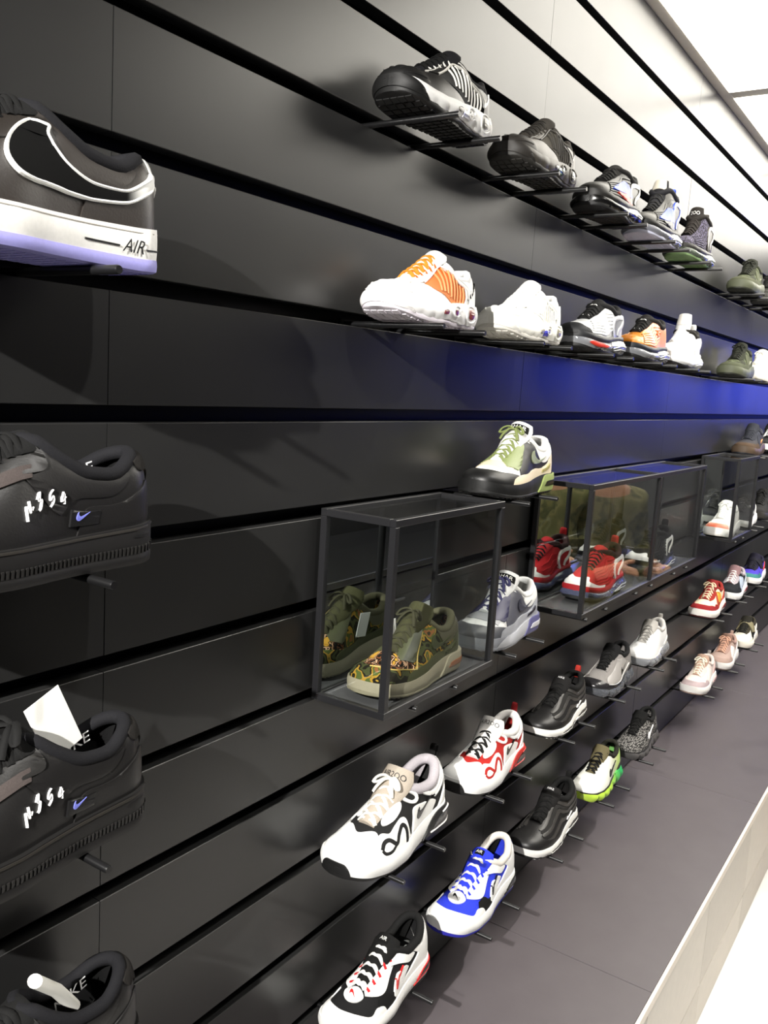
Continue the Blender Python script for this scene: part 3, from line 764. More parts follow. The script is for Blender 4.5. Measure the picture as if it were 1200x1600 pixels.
        mk([(.6, 1), (.1, .9), (.05, .5), (.5, .55), (.5, .1), (0, 0)], (.563, .335), s)
        mk([(.4, 1.1), (.0, .4), (.7, .45)], (.603, .385), s); mk([(.5, .9), (.45, -.1)], (.603, .385), s)
        S.panel('logo_patch', [(.63, .16, 1), (.74, .19, 1), (.75, .40, 1), (.64, .37, 1)], mat('#0f0f10', 'leather'), .0026)
        S.swoosh(mat('#7f86e6', 'paint'), (.655, .23), (.055, .05), (-.003, .13), 'swoosh', .0034)
        V, F = text_geo('NIKE')
        mesh_obj('insole_lettering', [((.72 + .13 * v[0] - .5) * S.L, .010 + .003 * v[1], .080 + .010 * v[0] + .010 * v[1]) for v in V], F, wh, root, False)
        S.panel('heel_tab', [(.90, .985, 1), (.935, .70), (.998, .60, 1), (.998, .985, 1)], mat('#1e1c1a', 'suede'), .0026, both=True)
    S.tongue(mat(K, 'fabric'), .27, .57, .131, .017, .024, .006)
    S.laces(mat(laces_c, 'lace'), .28, .52, 7, .78, True, .0042, bow=bow)
    S.eyelets(mat('#050505', 'rubber'), .28, .535, 7, .74, .80)
    S.collar(mat(collar_c, 'fabric'), .0075, mat('#0e0e0f', 'fabric'), '#111111')
    return S
def _tooth(sf, u):
    a = sf([u, u + .008, u + .008, u], [.02, .02, .30, .30], .0012); b = sf([u, u + .008, u + .008, u], [.02, .02, .30, .30], -.001)
    return (a.tolist() + b.tolist(), [(0, 1, 2, 3), (0, 4, 5, 1), (1, 5, 6, 2), (2, 6, 7, 3), (3, 7, 4, 0)])

def tailwind(root, base, cage, ribs_lo, ribs_hi, mid, out, win, lace, stripe, toe, swoosh='#111111', plate=None, lining=K, ribc=None):
    """nineties runner: ribbed fan on the side, chunky pods under the heel"""
    S = Shoe(root, L=.292, zb=((0, .024), (.35, .027), (.6, .034), (1, .038)),
             top=((0, .056), (.12, .060), (.25, .074), (.40, .098), (.52, .118), (.60, .110), (.72, .090), (.84, .092), (.95, .108), (1, .108)), spring=.018, uo=.53)
    S.upper(mat(base, 'fabric'))
    ob, sf = S.sole('midsole', mat(mid, 'foam'), ((0, .030), (.3, .034), (.5, .040), (.72, .047), (.9, .046), (1, .044)), ((0, .009), (.35, .009), (.55, .013), (.75, .008), (1, .010)), ext=((0, .003), (.4, .003), (.75, .007), (1, .005)), bulge=.005, lobes=(9, .002, .002))
    S.sole('outsole', mat(out, 'rubber'), ((0, .013), (.4, .012), (.5, .011), (1, .012)), ((0, .004), (.42, .004), (.52, .007), (.62, .004), (1, .004)), ext=((0, .004), (.45, .002), (1, .004)), bulge=.001)
    S.lugs(mat(out, 'rubber'), 17, .0045, .0045, 5, gap=.28)
    if plate: S.panel('shank_plate', [(.50, .1, 1), (.60, .1, 1), (.60, .5, 1), (.50, .5, 1)], mat(plate, 'gloss'), .002, True, sf)
    for (u, w, h) in ((.44, .05, .24), (.60, .03, .26), (.80, .055, .40)):
        S.panel('window', [(u, .34), (u + w, .36), (u + w * 1.05, .36 + h), (u + w * .1, .34 + h)], mat(win, 'gloss'), .0014, True, sf)
    tw = [(.0, .0, 1), (.16, .0, 1), (.10, .45), (.05, .85), (.02, 1.0, 1), (0., 1.0, 1)]
    S.panel('toe_wrap', tw, mat(toe, 'rubber'), .0026, True, sf); S.panel('toe_wrap', [(p[0], p[1] + 2) + tuple(p[2:]) for p in tw], mat(toe, 'rubber'), .0026, True, sf)
    # pod scrolls
    for (u, r) in ((.80, .085), (.60, .06)):
        an = np.linspace(.2, 5.6, 16)
        S.stroke('pod_ridge', [(u + .025 + r * math.cos(a) * .85, .54 + r * math.sin(a) * 4.6) for a in an], .003, mat(mid, 'foam'), .0028, sf)
    # fan of ribs
    g = ramp_mat('fan_%s' % (ribs_lo + ribs_hi), [(0, ribs_lo), (1, ribs_hi)], ('Z', .045, .10), 'fabric', tex='grad', interp='LINEAR')
    fan = [(.30, .54, 1), (.42, .65), (.56, .76), (.68, .80), (.765, .71), (.79, .48), (.78, .28), (.74, .08, 1), (.60, .12), (.44, .30)]
    S.panel('fan_panel', fan, g, .0016)
    S.panel('fan_panel', heel_mirror(fan), g, .0016)
    for t in np.linspace(.1, .95, 8):
        a = (.42 + .34 * t, .34 - .22 * t); b = (.40 + .37 * t, .62 + .18 * math.sin(min(t, .8) * 2.4) - .30 * max(0, t - .7))
        S.stroke('rib', [a, ((a[0] + b[0]) / 2 + .01, (a[1] + b[1]) / 2), b], .0034, mat(ribc or stripe, 'foam'), .0042)
    # cage around the fan
    C_ = mat(cage, 'leather')
    S.panel('eyestay', [(.24, .66, 1), (.30, .58), (.42, .70), (.56, .81), (.68, .85), (.79, .75), (.825, .50), (.83, .38), (.88, .40), (.885, .72), (.80, .985, 1), (.60, .985, 1), (.53, .94), (.40, .86), (.27, .84, 1)], C_, .0030, both=True)
    S.panel('mudguard', [(.14, .03, 1), (.80, .03, 1), (.71, .06), (.58, .10), (.42, .27), (.30, .52), (.20, .60), (.14, .58), (.12, .3)], C_, .0026, both=True)
    S.stroke('fan_edge', [(.30, .56), (.42, .67), (.56, .78), (.68, .82), (.775, .72), (.80, .48), (.79, .28), (.75, .08)], .0042, mat(stripe, 'foam'), .0046)
    S.stroke('cage_line', [(.20, .64), (.32, .72), (.46, .84), (.60, .92), (.74, .90), (.84, .66), (.87, .40)], .0026, mat(stripe, 'foam'), .0042)
    S.panel('toe_bumper', [(0.0, .0, 1), (.17, .02, 1), (.16, .4), (.14, .7), (.10, 1), (.14, 1.3), (.16, 1.6), (.17, 1.98, 1), (0.0, 2.0, 1)], mat(toe, 'rubber'), .0032)
    for v in (.25, .55, .85, 1.15, 1.45, 1.75):
        S.stroke('toe_ridge', [(.02, v), (.08, v), (.14, v)], .0030, mat(toe, 'rubber'), .0046)
    S.panel('heel_counter', [(.84, .03, 1), (.998, .03, 1), (.998, .50, 1), (.93, .55), (.86, .42)], C_, .0028, both=True)
    S.swoosh(mat(swoosh, 'gloss'), (.85, .36), (.095, .10), (-.005, .26), 'swoosh', .0036)
    S.tongue(mat(base if base != '#f4f3ee' else base, 'fabric'), .27, .585, .136, .016, .027, .009)
    S.laces(mat(lace, 'lace'), .28, .52, 6, .80, True, .0040)
    for i, u in enumerate(np.linspace(.29, .52, 6)):
        S.stroke('lace_loop', [(u, .72), (u + .01, .80), (u + .012, .87)], .0045, mat(ribs_hi if base.startswith('#f') else stripe, 'lace'), .0045)
    S.collar(mat(cage if cage.startswith('#f') else base, 'fabric'), .007, mat(lining, 'fabric'), '#222222')
    return S

def runner90(root, vamp, guard, tip, eyestay, quarter, swoosh, heel, collar, midf, midh, out, block, window, lace, tongue, patch, text=None, textc='#f0efe8', piping=None, mud2=None, kind='leather', bow=True):
    """runner with a wedge midsole, visible window block at the heel and layered mudguard"""
    S = Shoe(root, L=.290, zb=((0, .022), (.35, .026), (.6, .032), (1, .036)),
             top=((0, .050), (.12, .054), (.25, .068), (.38, .090), (.52, .118), (.59, .112), (.70, .093), (.80, .090), (.92, .106), (1, .110)), spring=.013, uo=.535)
    mk = lambda c, k=kind: c if not isinstance(c, str) else mat(c, k)
    S.upper(mk(vamp, 'fabric'))
    zt = ((0, .026), (.35, .031), (.6, .038), (.8, .042), (1, .041))
    ob, sf = S.sole('midsole', mk(midf, 'foam'), zt, ((0, .006), (.4, .006), (1, .006)), ext=((0, .004), (1, .0045)), bulge=.002)
    S.sole('outsole', mk(out, 'rubber'), ((0, .009), (1, .008)), ((0, .003), (1, .003)), ext=((0, .0045), (1, .0045)), bulge=.001)
    S.lugs(mk(out, 'rubber'), 24, .0035, .0035, 3, gap=.45, inset=1.0)
    hb = [(.66, .02, 1), (.995, .02, 1), (.995, .96, 1), (.80, .96), (.74, .80), (.70, .40)]
    S.panel('air_block', hb, mk(block, 'rubber'), .003, True, sf, both=False)
    S.panel('window', [(.765, .34), (.93, .36), (.95, .50), (.94, .62), (.80, .60), (.77, .46)], mk(window, 'gloss'), .0042, True, sf)
    if midh: S.panel('midsole_wedge', [(.18, .10, 1), (.70, .06, 1), (.73, .80), (.78, .97, 1), (.30, .97, 1), (.22, .6)], mk(midh, 'foam'), .0012, True, sf)
    # mudguard
    S.panel('mudguard', [(0.0, .0, 1), (.34, .02, 1), (.33, .22), (.24, .36), (.15, .50), (.10, .75), (.085, 1), (.10, 1.25), (.15, 1.5), (.24, 1.64), (.33, 1.78), (.34, 1.98, 1), (0.0, 2.0, 1)], mk(guard), .0024)
    S.panel('side_guard', [(.22, .02, 1), (.90, .02, 1), (.90, .30), (.80, .37), (.64, .31), (.48, .20), (.34, .25), (.25, .20)], mk(tip), .0036, both=True)
    S.panel('toe_overlay', [(.245, .40, 1), (.30, .50), (.30, .75), (.27, 1), (.30, 1.25), (.30, 1.5), (.245, 1.6, 1), (.20, 1.3), (.19, 1), (.20, .7)], mk(mud2 or vamp), .0018)
    S.panel('quarter', [(.34, .24, 1), (.48, .20), (.64, .30), (.80, .37), (.86, .46), (.80, .70), (.66, .985, 1), (.56, .985, 1), (.46, .62), (.37, .46)], mk(quarter), .0016, both=True)
    S.panel('eyestay', [(.25, .60, 1), (.33, .38, 1), (.39, .45), (.45, .60), (.50, .70), (.555, .985, 1), (.51, .96), (.38, .86), (.28, .84, 1)], mk(eyestay), .0030, both=True)
    S.panel('collar_panel', [(.62, .985, 1), (.68, .72), (.74, .55), (.84, .56), (.94, .62), (.998, .62, 1), (.998, .985, 1), (.93, .985), (.78, .985)], mk(collar), .0026, both=True)
    S.panel('heel_counter', [(.80, .05, 1), (.998, .05, 1), (.998, .64, 1), (.90, .58), (.84, .48), (.74, .36), (.80, .28)], mk(heel), .0022, both=True)
    S.swoosh(mk(swoosh), (.55, .36), (.26, .10), (-.005, .36), 'swoosh', .0040)
    S.panel('plastic_tab', [(.72, .20, 1), (.86, .29, 1), (.87, .41, 1), (.73, .30, 1)], mk(patch, 'gloss'), .0052, False)
    if piping:
        S.stroke('piping', [(.08, 1.0), (.10, .73), (.15, .48), (.24, .345), (.34, .23)], .0026, mk(piping), .0040)
        S.stroke('piping', [(.34, .23), (.38, .45), (.45, .60), (.50, .70)], .0022, mk(piping), .0042)
    S.tongue(mk(tongue, 'fabric'), .27, .60, .146, .016, .029, .011)
    if text:
        S.panel('tongue_label', [(.80, -.86, 1), (.93, -.80, 1), (.93, .80, 1), (.80, .86, 1)], mat('#141414', 'fabric'), .0016, False, S.tsurf, .03, .2)
        S.letters(text, mat(textc, 'paint'), (.825, .72), (0, -1.44), (.075, 0), S.tsurf, .0030)
    S.laces(mk(lace, 'lace'), .285, .51, 6, .80, True, .0036, bow=bow)
    S.eyelets(mat('#0a0a0a', 'rubber'), .30, .535, 6, .68, .84)
    S.collar(mk(collar if isinstance(collar, str) else collar, 'fabric'), .008, mk(collar, 'fabric'), '#26231f')
    return S

def wave200(root, base, line, mid, toe_out, lining, tongue, lace, airc, swoosh='#151515', text='AIR2OO', tab='#151515'):
    """chunky runner with a maze of raised ridges on the side"""
    S = Shoe(root, L=.294, wscale=1.04, zb=((0, .026), (.35, .030), (.6, .038), (1, .044)),
             top=((0, .053), (.12, .057), (.25, .072), (.38, .098), (.50, .116), (.58, .110), (.70, .100), (.80, .098), (.92, .118), (1, .126)), spring=.014, uo=.50, uh=.94, wopen=.031)
    S.upper(mat(line, 'fabric'))
    ob, sf = S.sole('midsole', mat(mid, 'foam'), ((0, .034), (.35, .038), (.6, .046), (1, .052)), ((0, .008), (.4, .006), (.6, .010), (1, .012)), ext=((0, .004), (.5, .004), (1, .004)), bulge=.0035)
    S.sole('outsole', mat(toe_out, 'rubber'), ((0, .012), (.4, .009), (1, .013)), ((0, .002), (1, .004)), ext=((0, .003), (1, .002)), bulge=.001)
    S.lugs(mat(toe_out, 'rubber'), 18, .003, .003, 4)
    tp = [(.0, .0, 1), (.022, .0, 1), (.014, .4), (.007, .66), (.0, .70, 1)]
    S.panel('toe_rubber', tp, mat(toe_out, 'rubber'), .0024, True, sf)
    S.panel('toe_rubber', [(p[0], p[1] + 2) + tuple(p[2:]) for p in tp], mat(toe_out, 'rubber'), .0024, True, sf)
    # heel air unit
    S.panel('air_unit', [(.64, .04, 1), (.995, .04, 1), (.998, .80), (.93, .92), (.80, .90), (.70, .60)], mat(airc, 'rubber'), .003, True, sf)
    S.panel('air_window', [(.76, .30), (.93, .26), (.985, .50), (.93, .72), (.82, .62)], mat('#3a3a3c' if airc == '#161616' else '#2a1c1c', 'gloss'), .0044, True, sf)
    S.stroke('air_rim', [(.72, .22), (.80, .16), (.93, .18), (.985, .50), (.94, .78), (.86, .74)], .0024, mat('#dcdad6' if airc == '#161616' else airc, 'gloss'), .0056, sf)
    B = mat(base, 'leather')
    # toe and lower wall: white field with wavy upper edge
    S.panel('toe_box', [(0.0, .0, 1), (.20, .02, 1), (.22, .45), (.24, .68), (.185, 1), (.24, 1.32), (.22, 1.55), (.20, 1.98, 1), (0.0, 2.0, 1)], B, .0030)
    S.panel('lower_wall', [(.185, .0, 1), (.478, .0, 1), (.465, .16), (.455, .40), (.425, .50), (.36, .49), (.30, .46), (.25, .57), (.20, .46)], B, .0034, both=True)
    S.panel('swoosh_field', [(.492, .0, 1), (.74, .0, 1), (.78, .25), (.81, .44), (.75, .58), (.62, .61), (.545, .54), (.525, .30)], B, .0034, both=True)
    S.panel('eye_island', [(.30, .64), (.36, .57), (.44, .60), (.46, .70), (.39, .76), (.31, .75)], B, .0036, both=True)
    L2 = mat(line, 'fabric')
    S.stroke('ridge_channel', [(.205, .26), (.235, .37), (.275, .37), (.325, .21), (.36, .32), (.405, .40), (.432, .29), (.425, .03)], .0085, L2, .0046)
    S.stroke('ridge_channel', [(.205, .26), (.225, .16), (.275, .14), (.325, .21)], .0062, L2, .0046)
    S.stroke('collar_ring', [(.54 + .055 * math.cos(a), .79 + .115 * math.sin(a)) for a in np.linspace(0, 6.283, 20)], .0060, B, .0042)
    S.stroke('collar_wave', [(.47, .90), (.56, .965), (.66, .93), (.74, .78), (.82, .74), (.90, .86), (.93, .985)], .0085, B, .0046)
    S.stroke('collar_wave', [(.80, .62), (.88, .64), (.94, .78), (.965, .93)], .0060, B, .0044)
    S.panel('heel_clip', [(.84, .05, 1), (.998, .05, 1), (.998, .97, 1), (.975, .97), (.95, .60), (.90, .32)], B, .0034, both=True)
    S.swoosh(mat(swoosh, 'gloss'), (.565, .27), (.20, .28), (-.012, .24), 'swoosh', .0050)
    S.tongue(mat(tongue, 'fabric'), .25, .56, .146, .018, .032, .011)
    S.letters(text, mat('#2b2b2b', 'paint'), (.84, .75), (0, -1.5), (.085, 0), S.tsurf, .0014)
    S.laces(mat(lace, 'lace'), .27, .48, 5, .78, True, .0040, bow=(lace[1] in 'ed'))
    S.collar(mat(lining, 'fabric'), .010, mat(lining, 'fabric'), '#1b1b1b')
    S.pull_tab(mat(tab, 'fabric'), .965, .022, .013)
    return S

def triax(root, base, over, dark, lace, lacew, mid, out, swoosh, lining, heel, text='NIKE', loops='#c22'):
    """mesh runner with wide bar lacing and a teardrop logo island"""
    S = Shoe(root, L=.290, zb=((0, .022), (.35, .026), (.6, .034), (1, .038)),
             top=((0, .049), (.12, .052), (.25, .066), (.38, .088), (.52, .112), (.60, .106), (.70, .093), (.82, .095), (.94, .116), (1, .120)), spring=.014, uo=.535, uh=.95, wopen=.031)
    S.upper(mat(over, 'fabric'))
    ob, sf = S.sole('midsole', mat(mid, 'foam'), ((0, .028), (.35, .032), (.6, .040), (1, .046)), ((0, .007), (.4, .006), (.6, .010), (1, .010)), ext=((0, .004), (1, .0045)), bulge=.003)
    S.sole('outsole', mat(out, 'rubber'), ((0, .014), (.12, .010), (.4, .008), (1, .010)), ((0, .002), (1, .003)), ext=((0, .004), (1, .003)), bulge=.001)
    S.lugs(mat(out, 'rubber'), 20, .003, .003, 4)
    S.panel('window', [(.76, .36), (.92, .42), (.98, .66), (.93, .74), (.84, .60)], mat('#33302f' if dark == '#151515' and loops != '#2c3bd0' else '#4a4a50', 'gloss'), .0016, True, sf)
    S.stroke('window_rim', [(.72, .25), (.80, .28), (.95, .44), (.985, .70), (.93, .82), (.84, .68), (.76, .40)], .0022, mat(swoosh, 'gloss'), .0024, sf)
    B = mat(base, 'leather'); D = mat(dark, 'suede')
    S.panel('toe_guard', [(0.0, .0, 1), (.36, .02, 1), (.33, .22), (.27, .30), (.215, .22), (.15, .36), (.10, .62), (.08, 1), (.10, 1.38), (.15, 1.64), (.22, 1.78), (.27, 1.7), (.33, 1.78), (.36, 1.98, 1), (0.0, 2.0, 1)], B, .0030)
    S.panel('side_patch', [(.27, .20, 1), (.33, .03, 1), (.46, .03, 1), (.50, .20), (.43, .24), (.38, .40), (.31, .42, 1)], D, .0022, both=True)
    S.panel('eyestay', [(.25, .72, 1), (.28, .58), (.33, .46), (.385, .44), (.46, .56), (.56, .66), (.68, .66), (.75, .80), (.66, .985, 1), (.55, .985, 1), (.42, .88), (.28, .86, 1)], B, .0030, both=True)
    S.panel('rear_quarter', [(.46, .03, 1), (.99, .03, 1), (.99, .70), (.93, .90), (.84, .80), (.80, .985, 1), (.70, .985, 1), (.76, .80), (.80, .62), (.72, .42), (.60, .20), (.52, .14)], B, .0028, both=True)
    S.panel('logo_island', [(.46, .12), (.545, .14), (.60, .30), (.66, .52), (.62, .56), (.52, .42), (.465, .28)], B, .0034)
    S.swoosh(mat(swoosh, 'gloss'), (.485, .18), (.12, .30), (-.012, .16), 'swoosh', .0046)
    S.panel('toe_badge', [(.185, .78), (.235, .72), (.27, 1.0), (.235, 1.28), (.185, 1.22), (.165, 1.0)], B, .0034)
    S.swoosh(mat(swoosh, 'gloss'), (.245, 1.12), (-.02, -.26), (-.035, .03), 'toe_swoosh', .0046)
    S.tongue(mat(dark if loops != '#2c3bd0' else '#2f3fd6', 'fabric'), .27, .60, .130, .020, .028, .008)
    S.panel('tongue_label', [(.80, -.30, 1), (.94, -.30, 1), (.94, .45, 1), (.80, .45, 1)], mat('#101010', 'fabric'), .0018, False, S.tsurf, .03, .2)
    S.letters('AIR', mat('#eeeeea', 'paint'), (.83, .36), (0, -.56), (.08, 0), S.tsurf, .0032)
    S.laces(mat(lacew, 'lace'), .29, .51, 5, .80, False, .0058, flat=.4)
    S.laces(mat(lacew, 'lace'), .275, .53, 2, .84, False, .0036, name='lace_end')
    for u in np.linspace(.29, .51, 5):
        S.stroke('lace_loop', [(u - .006, .70), (u, .78), (u, .85)], .006, mat(loops, 'lace'), .0046)
        S.stroke('lace_loop', [(u - .006, 1.30), (u, 1.22), (u, 1.15)], .006, mat(loops, 'lace'), .0046)
    S.collar(mat(lining, 'fabric'), .0085, mat(dark, 'fabric'), '#161616')
    S.panel('heel_tab', [(.965, .70, 1), (.998, .45, 1), (.998, .985, 1), (.96, .985, 1)], mat(heel, 'leather'), .0040, both=True)
    # lettering on the insole
    us = S.uo
    V, F = text_geo(text); pts = [(( .80 - .5) * S.L + .0 - v[1] * .0, 0, 0) for v in V]
    z = float(S.zb(.8)) + .0145
    pts = [((.70 + .17 * v[0] - .5) * S.L, -.008 + .011 * v[1], z + .018 * v[0]) for v in V]
    mesh_obj('insole_lettering', pts, F, mat('#f0f0ee', 'paint'), root, False)
    return S

def bullet97(root, c1='#1c1b1b', c2='#3a3836', c3='#2a2928', mid='#efeee9', out='#1a1a1a', tab='#141414', swoosh='#efefef', pull='#141414', lining='#161616'):
    """runner with layered wavy bands all around and a full-length white sole"""
    S = Shoe(root, L=.292, zb=((0, .022), (.35, .026), (.6, .034), (1, .038)),
             top=((0, .050), (.12, .055), (.25, .070), (.38, .092), (.52, .116), (.60, .110), (.72, .098), (.84, .100), (.94, .116), (1, .118)), spring=.014, uo=.53)
    S.upper(mat(c1, 'leather'))
    ob, sf = S.sole('midsole', mat(mid, 'foam'), ((0, .024), (.35, .028), (.6, .036), (.85, .044), (1, .044)), ((0, .006), (.4, .006), (.6, .010), (.75, .006), (1, .008)), ext=((0, .004), (1, .005)), bulge=.003, lobes=(10, .0015, .001))
    S.sole('outsole', mat(out, 'rubber'), ((0, .008), (1, .009)), ((0, .002), (1, .003)), ext=((0, .003), (1, .003)), bulge=.001)
    S.lugs(mat(mid, 'rubber'), 22, .003, .003, 3, inset=1.0)
    S.panel('air_window', [(.26, .30), (.50, .26), (.58, .34), (.56, .46), (.40, .50), (.28, .46)], mat('#2a2a2a', 'gloss'), .0014, True, sf)
    S.panel('air_window', [(.70, .36), (.92, .38), (.96, .52), (.90, .62), (.76, .56)], mat('#2a2a2a', 'gloss'), .0014, True, sf)
    S.stroke('window_rim', [(.24, .26), (.40, .20), (.60, .30), (.75, .32), (.95, .36)], .0016, mat(mid, 'foam'), .0022, sf)
    # layered waves
    cols = (c3, c2, c1, c2, c3, c2)
    for side in (0, 1):
        for i, c in enumerate(cols):
            lo = .10 + .115 * i; hi = lo + .105
            def wv(u, b): return b + .10 * math.exp(-((u - .50) / .14) ** 2) * (.3 + i * .10) - .05 * math.exp(-((u - .30) / .10) ** 2) + .06 * max(0, (u - .7)) / .3
            us = np.linspace(.16 + .012 * i, .985, 12)
            pts = [(u, min(.97, wv(u, lo))) for u in us] + [(u, min(.985, wv(u, hi))) for u in us[::-1]]
            if side: pts = heel_mirror(pts)
            S.panel('wave_band', pts, mat(c, 'leather' if i % 2 else 'suede'), .0016 + .0009 * (i % 2), True, None, .03, .06, seg=3)
    S.panel('mudguard', [(0.0, .0, 1), (.985, .02, 1), (.985, .10), (.70, .09), (.50, .12), (.34, .17), (.22, .28), (.15, .48), (.11, .75), (.10, 1), (.11, 1.25), (.15, 1.52), (.22, 1.72), (.34, 1.83), (.5, 1.88), (.7, 1.91), (.985, 1.9), (.985, 1.98, 1), (0.0, 2.0, 1)], mat(c1, 'leather'), .0030)
    S.swoosh(mat(swoosh, 'gloss'), (.66, .16), (.12, .10), (-.006, .14), 'swoosh', .0052)
    S.tongue(mat(c1, 'fabric'), .27, .59, .138, .017, .027, .009)
    S.laces(mat(K, 'lace'), .28, .52, 6, .80, True, .0036)
    S.collar(mat(lining, 'fabric'), .0085, mat(lining, 'fabric'), '#222222')
    S.pull_tab(mat(pull, 'fabric'), .965, .020, .014)
    S.letters('NIKE', mat('#f0f0f0', 'paint'), (.88, .35), (0, -.7), (.06, 0), S.tsurf, .0014)
    V, F = text_geo('NIKE'); z = float(S.zb(.8)) + .030
    mesh_obj('insole_lettering', [((.84 + .08 * v[0] - .5) * S.L, .004 + .010 * v[1], z + .012 * v[0]) for v in V], F, mat('#f0f0f0', 'paint'), root, False)
    return S

def bubble720(root, main, lace, mid, bubble, heelring, heelfill, toe, lining, high=False, accent=None, accent2=None, tab=None, swoosh=None, loop=None, kind='leather', text=None, fronttoe=None, speck=False, plain_toe=False, tonguec=None, outc='#1b1b1c', tz=None, insert=None):
    """futuristic runner: sculpted ribs, ring at the heel and a tall clear air bag"""
    top = ((0, .066), (.12, .072), (.25, .084), (.38, .104), (.50, .124), (.60, .122), (.72, .110), (.84, .112), (.94, .128), (1, .130))
    if high: top = ((0, .066), (.12, .072), (.25, .084), (.38, .108), (.48, .138), (.58, .158), (.72, .146), (.84, .142), (.94, .158), (1, .16))
    S = Shoe(root, L=.290, wscale=1.02, zb=((0, .032), (.35, .034), (.6, .042), (1, .048)), top=top, spring=.012, uo=.50, uh=.95, wopen=.031)
    mk = lambda c, k=kind: c if not isinstance(c, str) else mat(c, k)
    S.upper(mk(main))
    ob, sf = S.sole('air_bag', mat(bubble, 'clear' if bubble not in ('#141414', '#eef0f2') else 'gloss'), ((0, .026), (.4, .028), (.6, .034), (.8, .040), (1, .040)), ((0, .006), (.4, .005), (.6, .009), (.75, .005), (1, .008)), ext=((0, .004), (.5, .004), (.75, .010), (1, .006)), bulge=.008, lobes=(4, .003, .003))
    S.sole('midsole', mk(mid, 'foam'), ((0, .040), (.4, .042), (.6, .048), (1, .054)), ((0, .024), (.4, .026), (.6, .032), (.8, .038), (1, .038)), ext=((0, .004), (1, .003)), bulge=.003)
    S.sole('outsole', mat(outc, 'rubber'), ((0, .010), (.5, .009), (1, .010)), ((0, .002), (1, .003)), ext=((0, .003), (1, .004)), bulge=.001)
    S.lugs(mat(outc, 'rubber'), 16, .003, .003, 4)
    if insert: S.panel('sole_insert', [(.07, .40), (.16, .30), (.30, .42), (.36, .60), (.22, .72), (.09, .66)], mat(insert, 'rubber'), .0034, True, sf)
    if speck:
        R = random.Random(5)
        V, F = join_geo([_tooth2(sf, R.uniform(.2, .95), R.uniform(.35, .9)) for _ in range(60)])
        mesh_obj('speckles', V, F, mat('#e8e8ea', 'paint'), root, False)
    S.stroke('bag_rim', [(.55, .30), (.64, .46), (.76, .60), (.90, .58), (.985, .45)], .0030, mat('#f2f4f6' if bubble != '#141414' else '#3a3a3a', 'gloss'), .0014, sf)
    S.stroke('bag_rim', [(.60, .12), (.72, .30), (.86, .32), (.97, .22)], .0020, mat('#f2f4f6' if bubble != '#141414' else '#3a3a3a', 'gloss'), .0014, sf)
    # ribs
    for i in range(6):
        v0 = .16 + .10 * i
        S.stroke('rib', [(.12 + .02 * i, v0), (.26, v0 + .02), (.40, v0 - .02 - .01 * i), (.52, v0 + .05), (.62, v0 + .14)], .0045, mk(main), .0026)
        if i % 2 == 0: S.stroke('rib', [(.12 + .02 * i, 2 - v0), (.26, 1.98 - v0), (.40, 2.02 - v0), (.58, 1.9 - v0)], .0045, mk(main), .0026)
    if accent:
        S.panel('colour_flash', [(.20, .34), (.30, .50), (.46, .56), (.60, .48), (.68, .30), (.58, .22), (.40, .26)], mk(accent), .0050)
        S.panel('colour_flash', [(.26, .26), (.44, .24), (.60, .20), (.70, .05), (.56, .04), (.40, .10)], mk(accent2 or accent), .0052)
    # heel ring
    if heelring:
        S.panel('heel_fill', [(.60, .20), (.62, .50), (.68, .74), (.80, .82), (.90, .74), (.90, .50), (.82, .34), (.80, .10), (.68, .10)], mk(heelfill), .0030, both=True)
        ring = [(.66, .08), (.615, .30), (.63, .56), (.70, .77), (.80, .83), (.885, .74), (.895, .56), (.83, .42), (.775, .30), (.76, .12)]
        S.stroke('heel_ring', ring, .0135, mk(heelring, 'gloss'), .0060)
        S.stroke('heel_ring', heel_mirror(ring), .0135, mk(heelring, 'gloss'), .0060)
    if toe:
        S.panel('toe_cap', [(0.0, .0, 1), (.13, .0, 1), (.24, .05), (.30, .15), (.15, .20), (.07, .40), (.11, .62), (.06, .8), (.05, 1), (.06, 1.2), (.11, 1.38), (.07, 1.6), (.15, 1.8), (.30, 1.85), (.24, 1.95), (.13, 2.0, 1), (0.0, 2.0, 1)], mat(toe, 'gloss'), .0028)
    if fronttoe:
        S.panel('toe_bumper', [(0.0, .0, 1), (.12, .02, 1), (.10, .25), (.06, .45), (.05, 1), (.06, 1.55), (.10, 1.75), (.12, 1.98, 1), (0.0, 2.0, 1)], mat(fronttoe, 'rubber'), .0040)
    S.tongue(mat(tonguec or lining, 'fabric'), .25, .56, tz or (.19 if high else .142), .017, .025, .008)
    if text: S.letters(text, mat('#d8d8d8', 'paint'), (.86, .6), (0, -1.2), (.07, 0), S.tsurf, .0014)
    S.laces(mat(lace, 'lace'), .26, .48, 6, .80, False, .0044, flat=.6)
    S.laces(mat('#efefec' if lace == K and main not in ('#1a1a1b',) else lace, 'lace'), .30, .46, 2, .87, False, .0026, name='lace_tip')
    S.collar(mat(lining, 'fabric'), .0095, mat(lining, 'fabric'), '#1d1d1d')
    if tab: S.pull_tab(mat(tab, 'fabric'), .955, .026, .020)
    if loop: S.panel('tongue_tab', [(.84, -.8, 1), (.99, -.8, 1), (.99, .8, 1), (.84, .8, 1)], mat(loop, 'leather'), .003, False, S.tsurf, .03, .2)
    if swoosh: S.swoosh(mk(swoosh), (.52, .40), (.18, .16), (-.004, .22), 'swoosh', .0044)
    return S
def _tooth2(sf, u, v):
    d = .004; e = .05
    a = sf([u, u + d, u + d, u], [v, v, v + e, v + e], .0012)
    return (a.tolist(), [(0, 1, 2, 3)])

